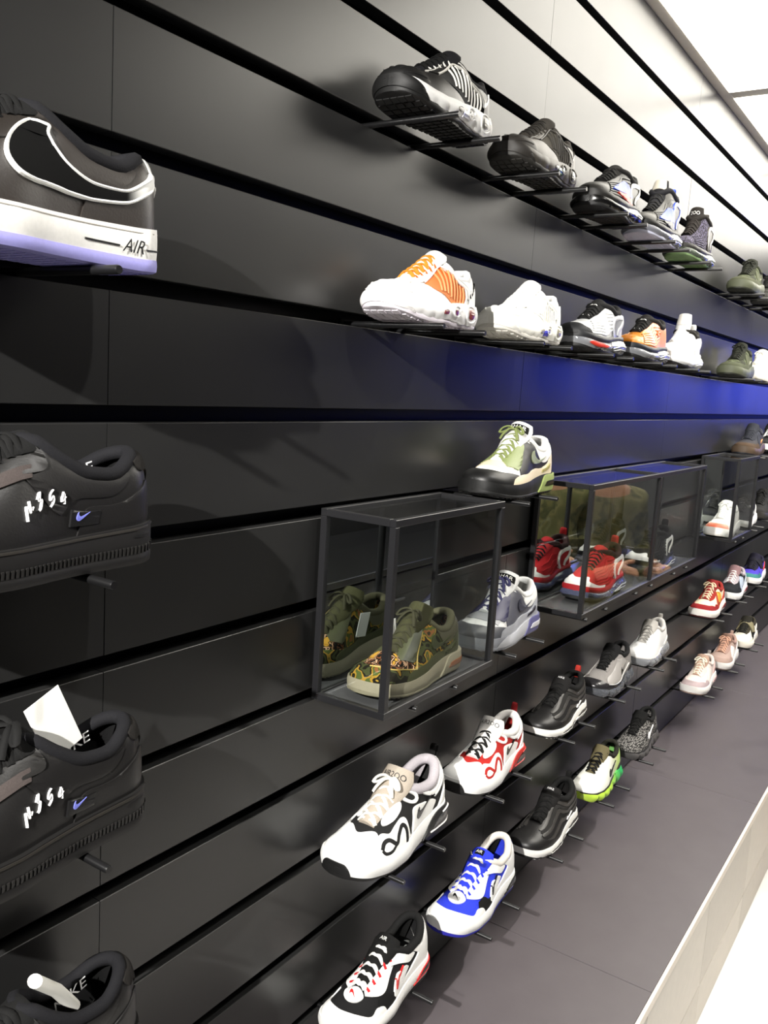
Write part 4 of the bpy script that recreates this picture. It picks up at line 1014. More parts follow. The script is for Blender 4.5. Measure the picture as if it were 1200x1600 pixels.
def vapor(root, main, lace, bubble, lining, swoosh=None, toe=None, tongue=None, heel=None, gradient=None, bubble2=None, cage=None, knit=True, tab=None, bow=False):
    """knit runner on a row of clear air pods"""
    S = Shoe(root, L=.288, zb=((0, .026), (.35, .028), (.6, .034), (1, .038)),
             top=((0, .052), (.12, .056), (.25, .072), (.38, .094), (.50, .116), (.58, .116), (.70, .100), (.82, .100), (.94, .118), (1, .122)), spring=.012, uo=.52, uh=.95)
    mk = lambda c, k='knit': c if not isinstance(c, str) else mat(c, k)
    S.upper(mk(main))
    kb = 'clear' if bubble in ('#b9bcc4', '#c9ccd2', '#8e929a') else 'rubber'
    ob, sf = S.sole('air_pods', mk(bubble, kb), ((0, .030), (.4, .031), (.6, .037), (.8, .044), (1, .044)), ((0, .004), (.4, .002), (.6, .006), (.8, .002), (1, .006)), ext=((0, .003), (.6, .003), (.8, .006), (1, .005)), bulge=.0085, lobes=(7, .011, .010), nu=150, nv=9)
    S.sole('footbed_rim', mk(lining if bubble2 is None else bubble2, 'rubber'), ((0, .031), (.4, .033), (.6, .039), (1, .044)), ((0, .027), (.4, .028), (.6, .034), (1, .038)), ext=((0, .003), (1, .003)), bulge=.001)
    S.lugs(mk(lining if bubble2 is None else bubble2, 'rubber'), 7, .006, .005, 3, gap=.45, inset=.8)
    if toe: S.panel('toe_guard', [(0.0, .0, 1), (.36, .02, 1), (.30, .10), (.20, .22), (.12, .40), (.09, 1), (.12, 1.6), (.20, 1.78), (.30, 1.9), (.36, 1.98, 1), (0.0, 2.0, 1)], mk(toe, 'gloss'), .0028)
    if cage:
        S.panel('side_cage', [(.16, .26), (.30, .16), (.44, .14), (.56, .22), (.70, .40), (.78, .62), (.66, .80), (.54, .72), (.42, .62), (.30, .56), (.20, .52)], mk(cage, 'leather'), .0028, both=True)
        S.stroke('cage_line', [(.15, .24), (.30, .13), (.46, .10), (.58, .18), (.72, .36), (.82, .50)], .0030, mat('#c8c8c6', 'gloss'), .0044)
    if heel: S.panel('heel_wrap', [(.70, .03, 1), (.998, .03, 1), (.998, .56, 1), (.90, .50), (.80, .36), (.74, .20)], mk(heel, 'knit'), .0024, both=True)
    S.panel('heel_cup', [(.78, .03, 1), (.998, .03, 1), (.998, .34, 1), (.90, .30), (.82, .18)], mk(lining, 'rubber'), .0034, both=True) if not heel else None
    if swoosh: S.swoosh(mk(swoosh, 'gloss'), (.50, .16), (.24, .40), (-.012, .22), 'swoosh', .0036)
    S.panel('eyestay', [(.27, .72, 1), (.40, .68), (.50, .74), (.545, .985, 1), (.50, .93), (.38, .88), (.28, .86, 1)], mk(main), .0022, both=True)
    S.tongue(mk(tongue or lining, 'fabric'), .27, .575, .142, .017, .027, .008)
    S.laces(mat(lace, 'lace'), .285, .51, 6, .80, True, .0036, bow=bow)
    S.collar(mk(lining, 'fabric'), .0080, mk(lining, 'fabric'), '#1d1d1d')
    if tab: S.pull_tab(mat(tab, 'fabric'), .965, .018, .014)
    return S

def react(root, main, guard, mid, lace, tongue, lining, accent=None, accent2=None, side=None, heelwin=None, swoosh=None, collar=None, bow=True, strap=None, tab=None):
    """soft lifestyle runner: sculpted foam sole, printed overlays, loose laces"""
    S = Shoe(root, L=.290, wscale=1.02, zb=((0, .028), (.35, .030), (.6, .036), (1, .042)),
             top=((0, .054), (.12, .058), (.25, .074), (.38, .096), (.50, .120), (.58, .118), (.70, .102), (.82, .102), (.94, .118), (1, .122)), spring=.012, uo=.52, uh=.95, wopen=.031)
    mk = lambda c, k='fabric': c if not isinstance(c, str) else mat(c, k)
    S.upper(mk(main))
    ob, sf = S.sole('midsole', mk(mid, 'foam'), ((0, .036), (.35, .036), (.6, .044), (.85, .054), (1, .054)), ((0, .007), (.4, .005), (.6, .008), (1, .009)), ext=((0, .005), (.4, .004), (.7, .006), (1, .008)), bulge=.004)
    S.sole('outsole', mk(lining, 'rubber'), ((0, .010), (1, .011)), ((0, .002), (1, .003)), ext=((0, .003), (1, .004)), bulge=.001)
    S.lugs(mk(lining, 'rubber'), 18, .003, .003, 3)
    if heelwin: S.panel('air_window', [(.72, .28), (.90, .22), (.985, .36), (.97, .60), (.84, .58), (.74, .44)], mat(heelwin, 'gloss'), .0016, True, sf)
    S.panel('mudguard', [(0.0, .0, 1), (.44, .02, 1), (.40, .20), (.32, .36), (.26, .30), (.20, .42), (.13, .55), (.10, .8), (.095, 1), (.10, 1.2), (.13, 1.45), (.2, 1.58), (.32, 1.64), (.40, 1.8), (.44, 1.98, 1), (0.0, 2.0, 1)], mk(guard, 'suede'), .0026)
    if side: S.panel('side_panel', [(.36, .05, 1), (.78, .05, 1), (.76, .30), (.66, .50), (.56, .66), (.46, .62), (.40, .40)], mk(side), .0026, both=True)
    if accent: S.panel('accent_panel', [(.46, .30), (.56, .24), (.66, .40), (.64, .62), (.54, .72), (.48, .56)], mk(accent, 'leather'), .0036)
    if accent2: S.panel('heel_panel', [(.76, .05, 1), (.998, .05, 1), (.998, .66, 1), (.88, .60), (.80, .36)], mk(accent2, 'leather'), .0032, both=True)
    S.panel('eyestay', [(.26, .68, 1), (.36, .60), (.48, .66), (.555, .985, 1), (.50, .93), (.38, .87), (.27, .85, 1)], mk(collar or main, 'suede'), .0026, both=True)
    if strap:
        S.panel('strap', [(.44, .45, 1), (.55, .40, 1), (.57, 1.0), (.55, 1.6, 1), (.44, 1.55, 1), (.46, 1.0)], mk(strap), .0085)
    if swoosh: S.swoosh(mk(swoosh, 'gloss'), (.56, .22), (.20, .20), (-.01, .2), 'swoosh', .0044)
    S.tongue(mk(tongue), .26, .585, .150, .018, .029, .010)
    S.laces(mk(lace, 'lace'), .275, .51, 6, .78, True, .0034, bow=bow)
    S.collar(mk(collar or lining), .0085, mk(lining), '#2a2624')
    if tab: S.pull_tab(mat(tab, 'fabric'), .962, .020, .014)
    return S
# ------------------------------------------------------------------ hangers and sneakers on the wall
PEG_Y, PEG_Z, PEG_H, PEG_R = 1.031, 0.031, 0.4426, 0.030
PEGM = mat('#121213', 'metal')
def peg_mesh():
    n = 14; V = []; F = []
    prof = ((PEG_R * .86, -PEG_Y), (PEG_R, -PEG_Y + .012), (PEG_R, .20))
    for r, y in prof:
        for k in range(n): V.append((r * P * math.cos(2 * math.pi * k / n), y * P, r * P * math.sin(2 * math.pi * k / n)))
    for i in range(2):
        for k in range(n): F.append((i * n + k, i * n + (k + 1) % n, (i + 1) * n + (k + 1) % n, (i + 1) * n + k))
    F.append(tuple(range(n))); F.append(tuple(2 * n + k for k in range(n)))
    me = bpy.data.meshes.new('peg'); me.from_pydata(V, [], F)
    bm = bmesh.new(); bm.from_mesh(me); bmesh.ops.recalc_face_normals(bm, faces=bm.faces); bm.to_mesh(me); bm.free()
    finish(me, True, 40); me.materials.append(PEGM)
    return me
PEGMESH = peg_mesh()
BARMESH = box_mesh('crossbar', (-.52 * P, .20 * P, -.05 * P), (.52 * P, .24 * P, .05 * P)); BARMESH.materials.append(PEGM)
def hanger(x, k, label):
    t = thing('peg_hanger', label, 'hanger', W(x, 0, -k + PEG_Z), 'black peg hangers on the wall')
    link('crossbar', BARMESH, None, t)
    for s in (-1, 1): link('peg', PEGMESH, None, t, (s * PEG_H * P, 0, 0))
    return t
YC = -0.50
def place(k, x, model, short, label, yc=YC, dz=0.0, peg=True, dx=0.0, sc=1.0, **kw):
    t = thing('sneaker', label, 'sneaker', W(x + dx, yc, -k + PEG_Z + PEG_R + dz), 'sneakers on show')
    S = model(t, **kw)
    t.scale = (sc, sc, sc)
    if peg: hanger(x, k, 'two black pegs under the ' + short)
    return t, S

BW = '#f4f4f2'
only = globals().get('ONLY')
def want(n): return only is None or n in only

if want('af1'):
    place(2, 3.216, court_shoe, 'lavender-soled low sneaker', 'black low sneaker with white-edged side logo, white AIR midsole and lavender outsole', sc=1.22)
if want('n1'):
    kw = dict(main='#171616', eyestay='#1a1918', sole_c='#141313', out_c='#111010', swoosh=False, nums=True)
    place(4, 3.216, court_shoe, 'upper black sneaker marked 354', 'all-black leather sneaker with white 354 marking, below the lavender-soled one', sc=1.22, **kw)
    t, S = place(6, 3.216, court_shoe, 'black sneaker with the white card', 'all-black leather sneaker with white 354 marking and a white card tucked in', sc=1.22, bow=True, **kw)
    c = box('paper_card', (-.027, -.0006, -.040), (.027, .0006, .040), mat('#f3f3ee', 'paint'), None, .0004)
    c.location = (t.location.x + .074, t.location.y + .012, t.location.z + .146); c.rotation_euler = (math.radians(-10), math.radians(-20), math.radians(6))
    tag(c, 'blank white card standing in the black digit-marked sneaker', 'card')
    t, S = place(8, 3.216, court_shoe, 'lowest black sneaker at the left edge', 'all-black sneaker at the bottom left corner with a rolled white paper inside', sc=1.22, **kw)
    V, F = tube_geo([(-.05, 0, 0), (0, 0, .004), (.05, 0, 0)], .011, 14, .75)
    o = mesh_obj('paper_roll', V, F, mat('#f1f0e8', 'paint'), None, True, 50)
    o.location = (t.location.x + .066, t.location.y - .004, t.location.z + .142); o.rotation_euler = (0, math.radians(50), math.radians(10))
    tag(o, 'white paper roll stuffed in the bottom left black sneaker', 'paper')

if want('tail'):
    place(0, 8.10, tailwind, 'black runner with chunky white midsole', 'black ribbed runner with chunky bright white midsole, first on the top row',
          base='#17171a', cage='#191919', ribs_lo='#4a4a4a', ribs_hi='#161616', mid='#f4f4f2', out='#121212', win='#6d6a64', lace='#141414', stripe='#d9d7d0', toe='#131313', swoosh='#f0f0ec', plate='#cfcfd4')
    place(0, 10.55, tailwind, 'charcoal grey runner on the top row', 'all charcoal-grey ribbed runner, second on the top row',
          base='#3d3934', cage='#4c4842', ribs_lo='#4a463f', ribs_hi='#57534b', mid='#45413b', out='#24221f', win='#232220', lace='#2e2b28', stripe='#383530', toe='#2c2926', swoosh='#3a3732', plate='#3d5a3f')
    place(2, 8.10, tailwind, 'white and orange runner', 'white chunky runner with orange ribbed side panel and orange laces',
          base='#f4f3ee', cage='#f6f5f2', ribs_lo='#ef9a62', ribs_hi='#e2651f', mid='#f5f4f3', out='#dcd5dd', win='#7a3a34', lace='#e28d2f', stripe='#f3f1ec', ribc='#f0a06a', toe='#f2f0ee', swoosh='#111111', lining='#efeee9')
    place(2, 10.55, tailwind, 'plain white chunky runner', 'plain white chunky runner with purple sole dots beside the orange one',
          base='#f4f3ee', cage='#f5f4ee', ribs_lo='#efeee6', ribs_hi='#f4f3ec', mid='#f1f0e6', out='#d8d5cc', win='#8a8468', lace='#efeee6', stripe='#f2f1ea', toe='#f0efe8', swoosh='#ecebe2', lining='#e9e8e2', plate='#4d48b0')

CAMO = ramp_mat('camouflage', [(0, '#1c1a10'), (.40, '#454a2a'), (.47, '#1a170f'), (.52, '#a8842f'), (.57, '#4f5b2b'), (.63, '#8a5a32'), (.68, '#2a2a18')], 34, 'fabric', detail=1.5)
CAMO2 = ramp_mat('camouflage_tip', [(0, '#15120c'), (.42, '#7a4a2c'), (.47, '#1a150f'), (.52, '#e0b490'), (.57, '#1d170f'), (.62, '#c99a3a')], 60, 'fabric', detail=1.5)
if want('n90'):
    place(4, 10.55, runner90, 'lime, black and beige runner', 'white, black and beige runner with lime-green heel block and eyestay, above the blue one', sc=1.13,
          vamp='#f3f3ef', guard='#131313', tip='#ecdcbf', eyestay='#87935f', quarter='#121212', swoosh='#8d947a', heel='#efe0c6', collar='#f3f2ee', midf='#141414', midh=None, out='#141414', block='#96a562', window='#20221a', lace='#818c57', tongue='#efeeea', patch='#a8a06a', text='LAHAR', mud2='#e9dac0')
    place(6, 10.55, runner90, 'blue-grey and white runner', 'white and grey runner with navy eyestay and purple heel block beside the first glass case', sc=1.09,
          vamp='#f2f2f1', guard='#55565c', tip='#a9abb2', eyestay='#373656', quarter='#5b5c66', swoosh='#3e3f4c', heel='#b4b6bd', collar='#f2f2f0', midf='#8f9198', midh='#c2c4ca', out='#85878d', block='#5c5a86', window='#cfcfd6', lace='#45446a', tongue='#efefee', patch='#2c2b3a', text='LAHAR', mud2='#a8a9ae')
    kw = dict(vamp=CAMO2, guard=CAMO, tip='#494c30', eyestay='#4f5238', quarter=CAMO, swoosh='#3f4529', heel='#4c4f34', collar='#55533f', midf='#a39c86', midh=None, out='#8d8771', block='#a8a18b', window='#9a6648', lace='#403f2e', tongue='#47472f', patch='#3c4026', piping='#d9bd6a')
    cz = -5.88 + .0
    t, S = place(6, 8.12, runner90, '', 'camouflage and olive runner inside the short glass case', sc=1.04, yc=-.60, dz=.058, peg=False, **kw)
    o = box('hang_tag', (-.014, -.0005, -.026), (.014, .0005, .026), mat('#efefea', 'paint'), None, .0003)
    o.location = (t.location.x + .012, t.location.y + .046, t.location.z + .085); o.rotation_euler = (math.radians(-8), math.radians(4), math.radians(10))
    tag(o, 'small white hang tag on the wall side of the camouflage runner', 'tag')
if want('w200'):
    place(8, 8.10, wave200, 'white and black maze-pattern runner', 'white runner with black wavy side lines and beige tongue', sc=1.14,
          base='#f4f4f1', line='#232323', mid='#f5f5f3', toe_out='#141414', lining='#b9b3b8', tongue='#b5aa9c', lace='#e9e7e0', airc='#161616')
    place(8, 10.55, wave200, 'white and red maze-pattern runner', 'white runner with red wavy side lines and black laces',
          base='#f4f4f2', line='#b02a26', mid='#f5f5f4', toe_out='#161616', lining='#e6e3e0', tongue='#e9e6e2', lace='#161616', airc='#b4302a', tab='#8e2226')
if want('triax'):
    place(10, 8.10, triax, 'white and black runner with red lace loops', 'white and black runner with thick white laces through red loops, lowest row', sc=1.05,
          base='#f4f4f1', over='#1a1a1b', dark='#151515', lace='#f0f0ee', lacew='#efede6', mid='#f2f1ee', out='#1a1a1a', swoosh='#c42a2c', lining='#181818', heel='#f2f1ee', text='AIR', loops='#b9272b')
    place(10, 10.55, triax, 'white and royal-blue runner', 'white and royal-blue runner with broad white laces, lowest row', sc=1.10,
          base='#f3f3f1', over='#2f3fd0', dark='#151515', lace='#eee', lacew='#e2dfd8', mid='#f3f3f2', out='#2a2a9e', swoosh='#1d1d1d', lining='#dcd6cf', heel='#3a45b4', text='NIKE', loops='#2c3bd0')
if want('b97'):
    place(8, 13.06, bullet97, 'black wavy runner with red pull tab', 'black wave-banded runner with white sole and red pull tab', pull='#b0352c')
    place(10, 13.06, bullet97, 'black wavy runner with black pull tab', 'black wave-banded runner with white sole and black pull tab, lowest row', sc=1.08)
if want('b720'):
    place(0, 13.06, bubble720, 'black runner with the blue and red flash', 'black ribbed runner with blue and red side flash on the top row',
          main='#2b2a28', lace='#1a1a1a', mid='#232220', bubble='#141414', heelring='#3b3936', heelfill='#4a4845', toe=None, lining='#1d1c1b', accent='#3b55d6', accent2='#e0483a', swoosh=None, dx=.15)
    place(0, 15.46, bubble720, 'black and blue high-top runner', 'black and royal-blue high-top with a blue pull loop on the top row',
          main='#3a3936', lace='#20201f', mid='#20201f', bubble='#c9ccd8', heelring='#3f57cf', heelfill='#2b2b2a', toe=None, lining='#26262a', high=True, accent='#3f57cf', accent2='#232322', tab='#4560dd', loop='#d9d3c4', outc='#c9cbe0')
    SPK = ramp_mat('speckled_print', [(0, '#34313a'), (.52, '#3b3740'), (.57, '#8d86a8'), (.62, '#3a3740'), (.7, '#6d6880')], 260, 'fabric')
    place(0, 17.82, bubble720, 'dark speckled high-top', 'dark grey speckled high-top with a lettered tongue and red lace tip on the top row',
          main=SPK, lace='#2a2523', mid='#2b2a28', bubble='#8f9a8c', heelring='#4c4944', heelfill='#3d3a38', toe=None, lining='#24211f', high=True, text='2OO', tab='#3a3634', outc='#6f8a5c')
    place(2, 13.06, bubble720, 'silver runner with red sole insert', 'silver-white sculpted runner with black laces, black toe guard and red sole insert',
          main='#d6d8d8', lace=K, mid='#232427', bubble='#c9ccd2', heelring='#c3c4c8', heelfill='#8f9196', toe=None, lining='#1b1b1c', fronttoe='#1d1e20', insert='#c4301f', kind='gloss')
    ORG = ramp_mat('orange_shell', [(0, '#c77a24'), (.4, '#d98a3a'), (.55, '#e8936a'), (1, '#ef9a78')], ('X', -.14, .05), 'gloss', tex='grad', interp='LINEAR')
    place(2, 15.46, bubble720, 'copper-orange runner', 'copper-orange ribbed runner with black laces and a clear heel bubble',
          main=ORG, lace=K, mid='#20242a', bubble='#c9ccd2', heelring=None, heelfill=None, toe=None, lining='#1d1b1a', kind='gloss', swoosh='#c9642e')
    place(2, 17.82, bubble720, 'white high-top runner', 'white high-top with a tall white tongue and pointed lace tabs, end of the second row',
          main='#f3f2f0', lace='#f0efec', mid='#f2f1f0', bubble='#eef0f2', heelring='#efeeee', heelfill='#f3f3f2', toe=None, lining='#24221f', tonguec='#f0efec', tz=.185, tab='#f4f3ee', loop='#f3efe8')
    kw = dict(main='#b01a22', lace='#1d0f10', mid='#b01a22', bubble='#8388b0', heelring='#f1eeea', heelfill='#b01a22', toe='#f4f2ef', lining='#2a1113', tonguec='#a81f26', tab='#c32b30', kind='fabric', speck=True)
    place(6, 14.0, bubble720, '', 'red runner with white heel ring inside the long glass case', yc=-.60, dz=.058, peg=False, **kw)
    kw = dict(main='#1a1a1b', lace='#2b2b2b', mid='#19191a', bubble='#7e8296', heelring='#f0efec', heelfill='#1c1c1d', toe='#f1f0ee', lining='#121213', kind='fabric', speck=True, tab='#1a1a1a')
    place(6, 17.0, bubble720, '', 'black runner with white heel ring inside the long glass case', yc=-.60, dz=.058, peg=False, **kw)
if want('vapor'):
    place(8, 15.46, vapor, 'grey runner with green-edged logo', 'silver-grey runner with black and green logo on clear air pods',
          main='#8f8b88', lace='#161616', bubble='#8e929a', lining='#1a1a1b', swoosh='#161c18', toe='#2a292b', cage='#a39f9c')
    place(8, 17.82, vapor, 'pure white runner on clear pods', 'pure white runner with grey laces on clear air pods',
          main='#f2f2f1', lace='#8b8985', bubble='#c9ccd2', lining='#c7c4c0', toe=None, tongue='#b9b5af', tab='#bdb9b4')
    GRN = ramp_mat('white_to_lime_knit', [(0, '#f1f1ec'), (.62, '#eef0e0'), (.82, '#cfe28a'), (1, '#7fc46a')], ('X', -.14, .145), 'knit', tex='grad', interp='LINEAR')
    POD = ramp_mat('lime_to_green_pods', [(0, '#b9d84a'), (.5, '#a8d050'), (.8, '#3fae5f'), (1, '#2a9a5c')], ('X', -.14, .145), 'gloss', tex='grad', interp='LINEAR')
    place(10, 15.46, vapor, 'white and lime-green knit runner', 'white knit runner fading to lime at the heel, black laces and green air pods',
          main=GRN, lace='#161616', bubble=POD, lining='#26261f', swoosh='#161616', tongue='#6b6348')
    KNT = ramp_mat('black_white_knit', [(0, '#2b2a2a'), (.45, '#3a3938'), (.52, '#9a9794'), (.6, '#343332'), (.68, '#8a8785')], 190, 'knit', stretch=(.35, 1, 1.6))
    place(10, 17.82, vapor, 'black and grey speckled knit runner', 'black and grey speckled knit runner with white logo on dark air pods',
          main=KNT, lace='#161616', bubble='#4a4848', lining='#171717', swoosh='#f0f0f0', tongue='#161616')
if want('react'):
    place(8, 22.94, react, 'red and cream runner', 'cream and dark-red runner with a yellow side patch',
          main='#e9dcc0', guard='#8c2326', mid='#f2efe9', lace='#e3d3b4', tongue='#8c2a2a', lining='#4a1c1c', accent='#e0a838', accent2='#b3392e', side='#a8452e', heelwin='#8c2a2a', collar='#9a3028')
    place(8, 25.59, react, 'black and pale-blue runner', 'black and pale-blue runner with white criss-cross laces',
          main='#1e2024', guard='#1c1e22', mid='#f2f2f1', lace='#f0f0ee', tongue='#8a6d70', lining='#3a3a40', accent='#b7c3d4', accent2='#c5d0de', side='#a9b4c6', heelwin='#8a3a48', collar='#a9a0a6', bow=False)
    place(8, 28.30, react, 'purple and teal runner', 'purple and teal runner with a black strap and red heel',
          main='#4a3fb2', guard='#3d7a78', mid='#f1f0ee', lace='#1b1b22', tongue='#1e1c2c', lining='#17161f', accent='#6a5fe0', accent2='#d4443a', side='#5a4fd0', collar='#1d1b2e', strap='#1a1a22', bow=False)
    place(10, 22.94, react, 'blush and cream runner', 'blush-pink and cream runner with cream laces',
          main='#e6d8d2', guard='#b3a2a4', mid='#f1efec', lace='#efe4d2', tongue='#b89a88', lining='#a08a80', accent=None, accent2='#c9a9a6', side='#eae2dc', heelwin='#c39a98', collar='#d9cbc4', tab='#8a8480')
    place(10, 25.59, react, 'mauve-brown runner', 'mauve-brown runner with pinkish laces and white heel',
          main='#b49c92', guard='#a89086', mid='#f0edea', lace='#d9a890', tongue='#8d6f62', lining='#7d6a62', side='#e9e5e2', accent2='#e6e2e2', collar='#a88a80', swoosh=None, tab='#a58a7e')
    place(10, 28.30, react, 'cream and black strapped runner', 'cream runner with black openings and a khaki strap, far end of the lowest row',
          main='#ece5d6', guard='#ece4d4', mid='#efe9dc', lace='#20201d', tongue='#2a2822', lining='#1c1b18', side='#1d1c1a', accent2='#eee8da', strap='#8a8266', collar='#3a362c', bow=False)
    OLV = ramp_mat('olive_camo', [(0, '#2c2f24'), (.45, '#3c4130'), (.55, '#5a6048'), (.65, '#2b2e22')], 40, 'fabric')
    place(0, 22.94, react, 'dark olive runner at the end of the top row', 'dark olive camouflage runner with black laces, far end of the top row',
          main=OLV, guard='#4a4d3c', mid='#565a48', lace='#181a14', tongue='#20221a', lining='#23251c', side='#4f533f', collar='#2e3124', swoosh='#8c9078')
    place(2, 22.94, react, 'dark olive runner at the end of the second row', 'dark olive camouflage runner with black laces, far end of the second row',
          main=OLV, guard='#454938', mid='#5a5e4c', lace='#181a14', tongue='#20221a', lining='#23251c', side='#4b4f3c', collar='#2a2d22', swoosh='#a3a68e')
    place(0, 25.59, react, 'black runner past the olive one on the top row', 'black runner half out of view at the right edge of the top row',
          main='#23231f', guard='#2b2b27', mid='#3c3c38', lace='#141414', tongue='#1a1a18', lining='#1a1a18', side='#2e2e2a', collar='#222220')
    place(2, 25.59, react, 'white runner at the right edge of the second row', 'white runner half out of view at the right edge of the second row',
          main='#efece2', guard='#f0eee6', mid='#f2f0ea', lace='#e9e7dd', tongue='#e6e2d8', lining='#d9d6cc', side='#efede4', collar='#e9e7de')
    BRN = ramp_mat('navy_to_brown', [(0, '#5a4632'), (.35, '#3e3a3a'), (.6, '#34363f'), (1, '#3a3d48')], ('Z', .02, .12), 'fabric', tex='grad', interp='LINEAR')
    place(4, 25.59, react, 'navy and brown runner', 'navy runner with a brown toe and orange logo above the farthest glass case',
          main=BRN, guard='#4a3b2e', mid='#57483a', lace='#2b2d35', tongue='#2c2e36', lining='#22232a', side='#30323b', collar='#2e3038', swoosh='#e9a06a', tab='#1f2026', bow=False)
    place(4, 28.30, react, 'black runner with white lace dots', 'black runner with white lacing and white sole at the right edge, above the cases',
          main='#1a1a1b', guard='#1b1b1c', mid='#efefec', lace='#f0f0ee', tongue='#161616', lining='#171717', side='#1f1f20', collar='#1a1a1a', bow=False)
    place(6, 23.15, react, '', 'white runner with an orange-red toe smudge inside the farthest glass case', yc=-.58, dz=.058, peg=False,
          main='#f3f2ee', guard=ramp_mat('white_orange_toe', [(0, '#d8694a'), (.35, '#e2a58c'), (.6, '#f2f0ec'), (1, '#f3f2ee')], ('X', -.145, -.03), 'leather', tex='grad', interp='EASE'), mid='#f4f3f1', lace='#efeee8', tongue='#f0efea', lining='#dedbd4', side='#f3f2ee', accent2='#efeeea', collar='#f1f0ec')
    place(6, 25.75, react, 'black and white runner past the farthest case', 'black mesh runner with white sole and white heel cage past the farthest case',
          main='#1d1d1f', guard='#26262a', mid='#f0efec', lace='#1a1a1a', tongue='#19191b', lining='#1a1a1a', side='#2f2f33', accent='#efefec', accent2='#efefec', collar='#1d1d1f')
    place(6, 28.30, react, 'dark runner at the right edge beside the cases', 'dark charcoal runner at the right edge on the row of the cases',
          main='#262626', guard='#2b2a29', mid='#3a3836', lace='#1a1a1a', tongue='#1d1d1d', lining='#1a1a1a', side='#323130', collar='#222222', tab='#1a1a1a')

# ------------------------------------------------------------------ glass cases
def glass_mat():
    m = bpy.data.materials.new('clear_glass'); m.use_nodes = True; nt = m.node_tree
    for n in list(nt.nodes): nt.nodes.remove(n)
    o = nt.nodes.new('ShaderNodeOutputMaterial'); mx = nt.nodes.new('ShaderNodeMixShader')
    tr = nt.nodes.new('ShaderNodeBsdfTransparent'); tr.inputs[0].default_value = (0.97, 0.98, 0.975, 1)
    gl = nt.nodes.new('ShaderNodeBsdfGlossy'); gl.inputs['Roughness'].default_value = 0.0
    lw = nt.nodes.new('ShaderNodeLayerWeight'); lw.inputs['Blend'].default_value = 0.5
    pw = nt.nodes.new('ShaderNodeMath'); pw.operation = 'POWER'; pw.inputs[1].default_value = 5.0
    ma = nt.nodes.new('ShaderNodeMath'); ma.operation = 'MULTIPLY_ADD'; ma.inputs[1].default_value = 0.94; ma.inputs[2].default_value = 0.045
    nt.links.new(lw.outputs['Facing'], pw.inputs[0]); nt.links.new(pw.outputs[0], ma.inputs[0])
    nt.links.new(ma.outputs[0], mx.inputs[0]); nt.links.new(tr.outputs[0], mx.inputs[1]); nt.links.new(gl.outputs[0], mx.inputs[2])
    nt.links.new(mx.outputs[0], o.inputs[0])
    return m
GLASS = glass_mat()
MIRROR = mat('#c4c8c6', 'chrome').copy(); MIRROR.name = 'mirror_glass'; MIRROR.node_tree.nodes['Principled BSDF'].inputs['Roughness'].default_value = 0.0
CASEM = mat('#1f1f21', 'metal')
def case(label, x0, x1, mids=()):
    y0, y1, z0, z1 = -1.0, -0.07, -5.935, -3.88
    t = thing('glass_case', label, 'display case', W((x0 + x1) / 2, (y0 + y1) / 2, z0), 'black-framed glass cases')
    L_ = t.location
    def R(p): return tuple(p[i] - L_[i] for i in range(3))
    b = .075
    def bar(a, c): box('frame_bar', R(W(*a)), R(W(*c)), CASEM, t, .0008)
    for z in (z0, z1 - b):
        for y in (y0, y1 - b): bar((x0, y, z), (x1, y + b, z + b))
        for x in (x0, x1 - b): bar((x, y0 + b, z), (x + b, y1 - b, z + b))
    for x in (x0, x1 - b) + tuple(m - b / 2 for m in mids):
        for y in (y0, y1 - b): bar((x, y, z0 + b), (x + b, y + b, z1 - b))
    for m in mids:
        bar((m - b / 2, y0 + b, z1 - b), (m + b / 2, y1 - b, z1))
        bar((m - b / 2, y0 + b, z0), (m + b / 2, y1 - b, z0 + b * .5))
    g = .02
    ed = [x0] + list(mids) + [x1]
    for a, c in zip(ed[:-1], ed[1:]):
        box('glass_pane', R(W(a + b, y0 + .03, z0 + b)), R(W(c - b, y0 + .03 + g, z1 - b)), GLASS, t)
        box('mirror_back', R(W(a + b * .5, y1 - .03 - g, z0 + b)), R(W(c - b * .5, y1 - .03, z1 - b)), MIRROR, t)
        box('glass_pane', R(W(a + b, y0 + b, z1 - .05)), R(W(c - b, y1 - b, z1 - .05 + g)), GLASS, t)
    for x in (x0 + .03, x1 - .03 - g):
        box('glass_pane', R(W(x, y0 + b, z0 + b)), R(W(x + g, y1 - b, z1 - b)), GLASS, t)
    box('base_plate', R(W(x0 + b * .5, y0 + b * .5, z0 + .012)), R(W(x1 - b * .5, y1 - b * .5, z0 + .05)), mat('#5c5c5e', 'gloss'), t)
    return t
if want('case'):
    case('short black-framed glass case holding the camouflage sneaker', 7.06, 9.46)
    hanger(8.10, 6, 'two black pegs under the short glass case')
    case('long black-framed glass case holding a red and a black sneaker', 12.42, 19.05, (15.85,))
    for i, x in enumerate((13.06, 15.46, 17.82)): hanger(x, 6, ('two black pegs under the red end of the long glass case', 'two black pegs under the middle of the long glass case', 'two black pegs under the black-shoe end of the long glass case')[i])
    case('farthest black-framed glass case holding a white runner', 22.3, 24.6)
    hanger(23.2, 6, 'two black pegs under the farthest glass case')

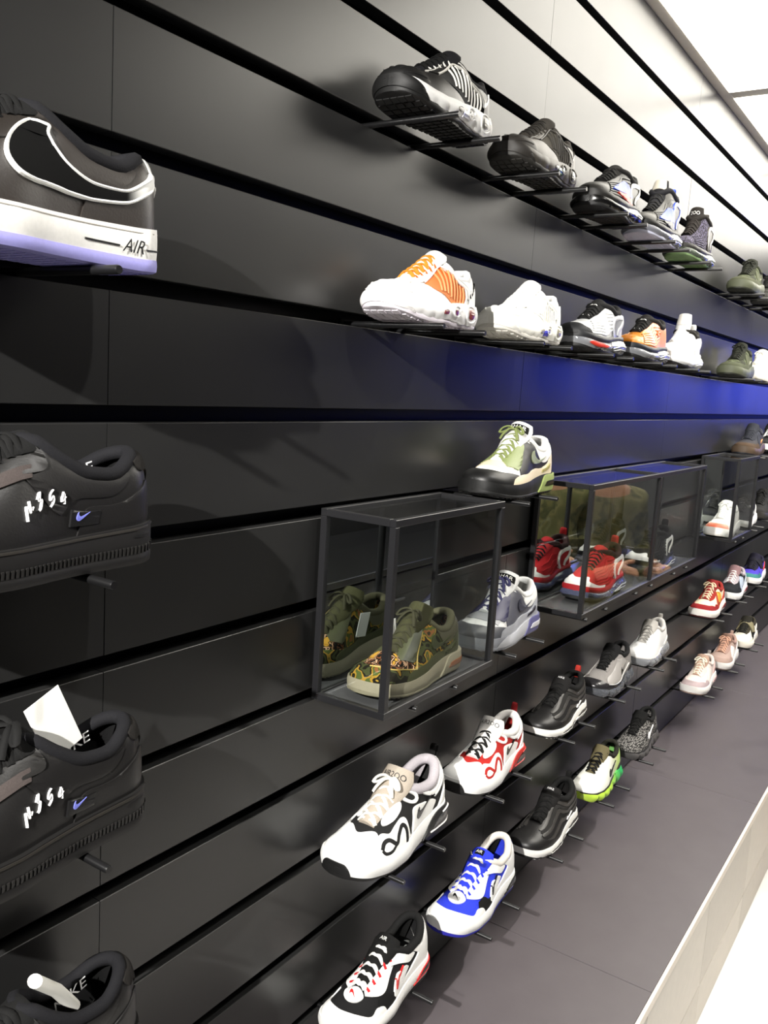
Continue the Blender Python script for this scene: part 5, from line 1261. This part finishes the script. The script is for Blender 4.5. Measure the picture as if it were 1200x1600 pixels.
# ------------------------------------------------------------------ details belong to the part they sit on
OWNER = {'window': 'midsole', 'window_rim': 'midsole', 'air_window': 'midsole', 'air_rim': 'midsole', 'air_unit': 'midsole', 'sole_vent': 'midsole', 'stitch_line': 'midsole', 'side_line': 'midsole',
         'pod_ridge': 'midsole', 'bag_rim': 'air_bag', 'speckles': 'air_bag', 'air_block': 'midsole', 'midsole_wedge': 'midsole', 'toe_wrap': 'midsole', 'toe_rubber': 'midsole', 'sole_ridges': 'midsole', 'shank_plate': 'midsole',
         'tongue_label': 'tongue', 'tongue_tab': 'tongue', 'insole_lettering': 'insole', 'tread': 'outsole', 'rib': 'fan_panel', 'eyelet_row': 'eyestay', 'lace_loop': 'eyestay', 'swoosh_border': 'swoosh', 'toe_swoosh': 'toe_badge', 'toe_ridge': 'toe_bumper'}
for root in [o for o in COL.objects if o.parent is None and o.name.split('.')[0] == 'sneaker']:
    kids = list(root.children); first = {}
    for o in kids: first.setdefault(o.name.split('.')[0], o)
    for o in kids:
        n = o.name.split('.')[0]
        own = OWNER.get(n)
        if n == 'lettering': own = 'midsole' if 'stitch_line' in first else 'tongue'
        if own and own in first: o.parent = first[own]
        if n in ('tread', 'speckles', 'sole_ridges', 'eyelet_row'): o['kind'] = 'stuff'
# ------------------------------------------------------------------ shopper in the aisle, seen only in the mirror backs
def skin(name, pts, edges, m, parent, sub=2):
    """pts: [(x, y, z, r) or (x, y, z, rx, ry)] ; first vertex is the root"""
    me = bpy.data.meshes.new(name); me.from_pydata([p[:3] for p in pts], edges, [])
    o = link(name, me, m, parent)
    md = o.modifiers.new('skin', 'SKIN')
    sv = me.skin_vertices[0].data
    for i, p in enumerate(pts):
        sv[i].radius = (p[3], p[4] if len(p) > 4 else p[3]); sv[i].use_root = (i == 0)
    sd = o.modifiers.new('smooth', 'SUBSURF'); sd.levels = sub; sd.render_levels = sub
    md.use_smooth_shade = True
    return o
def shopper(x, y, rz, label):
    t = thing('person', label, 'person', W(x, y, -13.62)); t.rotation_euler = (0, 0, rz)
    sk = mat('#b98a6c', 'leather')
    # body: pelvis, spine, neck, head, arms with hands, legs (faces -y)
    pts = [(0, 0, .98, .15, .11), (0, 0, 1.12, .14, .10), (0, .01, 1.30, .165, .11), (0, .02, 1.44, .15, .09), (0, .01, 1.52, .055, .055), (0, -.01, 1.60, .06, .065), (0, -.015, 1.70, .078, .092), (0, -.01, 1.78, .062, .08)]
    ed = [(i, i + 1) for i in range(7)]
    for s in (-1, 1):
        b = len(pts)
        pts += [(s * .19, .02, 1.42, .055), (s * .235, .03, 1.18, .045), (s * .20, -.14, 1.05, .036), (s * .12, -.27, 1.12, .028), (s * .10, -.33, 1.15, .034, .018)]
        ed += [(3, b)] + [(b + i, b + i + 1) for i in range(4)]
        # fingers and thumb
        for f in range(4):
            q = len(pts)
            pts += [(s * (.118 - .020 * f), -.385, 1.165 - .004 * f, .0095), (s * (.114 - .018 * f), -.41, 1.14 - .004 * f, .008)]
            ed += [(b + 4, q), (q, q + 1)]
        q = len(pts); pts += [(s * .07, -.345, 1.18, .011), (s * .055, -.375, 1.19, .009)]; ed += [(b + 4, q), (q, q + 1)]
        b = len(pts)
        pts += [(s * .095, 0, .90, .095), (s * .105, -.01, .52, .062), (s * .11, .01, .10, .042), (s * .115, -.10, .045, .04, .03)]
        ed += [(0, b)] + [(b + i, b + i + 1) for i in range(3)]
    skin('body', pts, ed, sk, t)
    OL = ramp_mat('olive_camo_jacket', [(0, '#4a4a2c'), (.42, '#5c5a36'), (.5, '#77704a'), (.56, '#3f4128'), (.64, '#6a6640')], 9, 'fabric', detail=3, interp='LINEAR')
    j = [(0, .0, 1.02, .205, .155), (0, 0, 1.15, .19, .14), (0, .01, 1.30, .205, .145), (0, .02, 1.43, .175, .12), (0, .02, 1.50, .085, .08), (0, 0, .92, .215, .165)]
    je = [(0, 1), (1, 2), (2, 3), (3, 4), (0, 5)]
    for s in (-1, 1):
        b = len(j); j += [(s * .205, .02, 1.41, .078), (s * .25, .03, 1.18, .066), (s * .205, -.15, 1.05, .056), (s * .14, -.24, 1.10, .048)]
        je += [(3, b)] + [(b + i, b + i + 1) for i in range(3)]
    skin('jacket', j, je, OL, t)
    tr = [(0, 0, .98, .175, .135)]
    te = []
    for s in (-1, 1):
        b = len(tr); tr += [(s * .10, 0, .86, .115), (s * .108, -.01, .52, .085), (s * .112, .01, .08, .075)]
        te += [(0, b), (b, b + 1), (b + 1, b + 2)]
    skin('trousers', tr, te, mat('#b49a72', 'fabric'), t)
    for s in (-1, 1): skin('shoe', [(s * .113, .03, .05, .05, .05), (s * .115, -.08, .045, .05, .042), (s * .117, -.17, .035, .042, .03)], [(0, 1), (1, 2)], mat('#e8e6e0', 'leather'), t)
    skin('hair', [(0, .02, 1.77, .088, .09), (0, .055, 1.70, .082, .06), (0, -.02, 1.815, .07, .07)], [(0, 1), (0, 2)], mat('#241c16', 'fabric'), t)
    # face
    for s in (-1, 1):
        skin('eye', [(s * .030, -.098, 1.705, .012), (s * .030, -.102, 1.705, .010)], [(0, 1)], mat('#20160f', 'gloss'), t, 1)
        skin('ear', [(s * .080, .005, 1.69, .012, .02), (s * .086, .012, 1.71, .010, .018)], [(0, 1)], sk, t, 1)
    skin('nose', [(0, -.098, 1.70, .010), (0, -.115, 1.675, .014)], [(0, 1)], sk, t, 1)
    skin('mouth', [(-.02, -.098, 1.645, .006), (0, -.104, 1.645, .008), (.02, -.098, 1.645, .006)], [(0, 1), (1, 2)], mat('#8a4f48', 'leather'), t, 1)
    return t
shopper(23.4, -4.7, math.radians(215), 'person in an olive camouflage jacket and tan trousers, reflected in the long case')
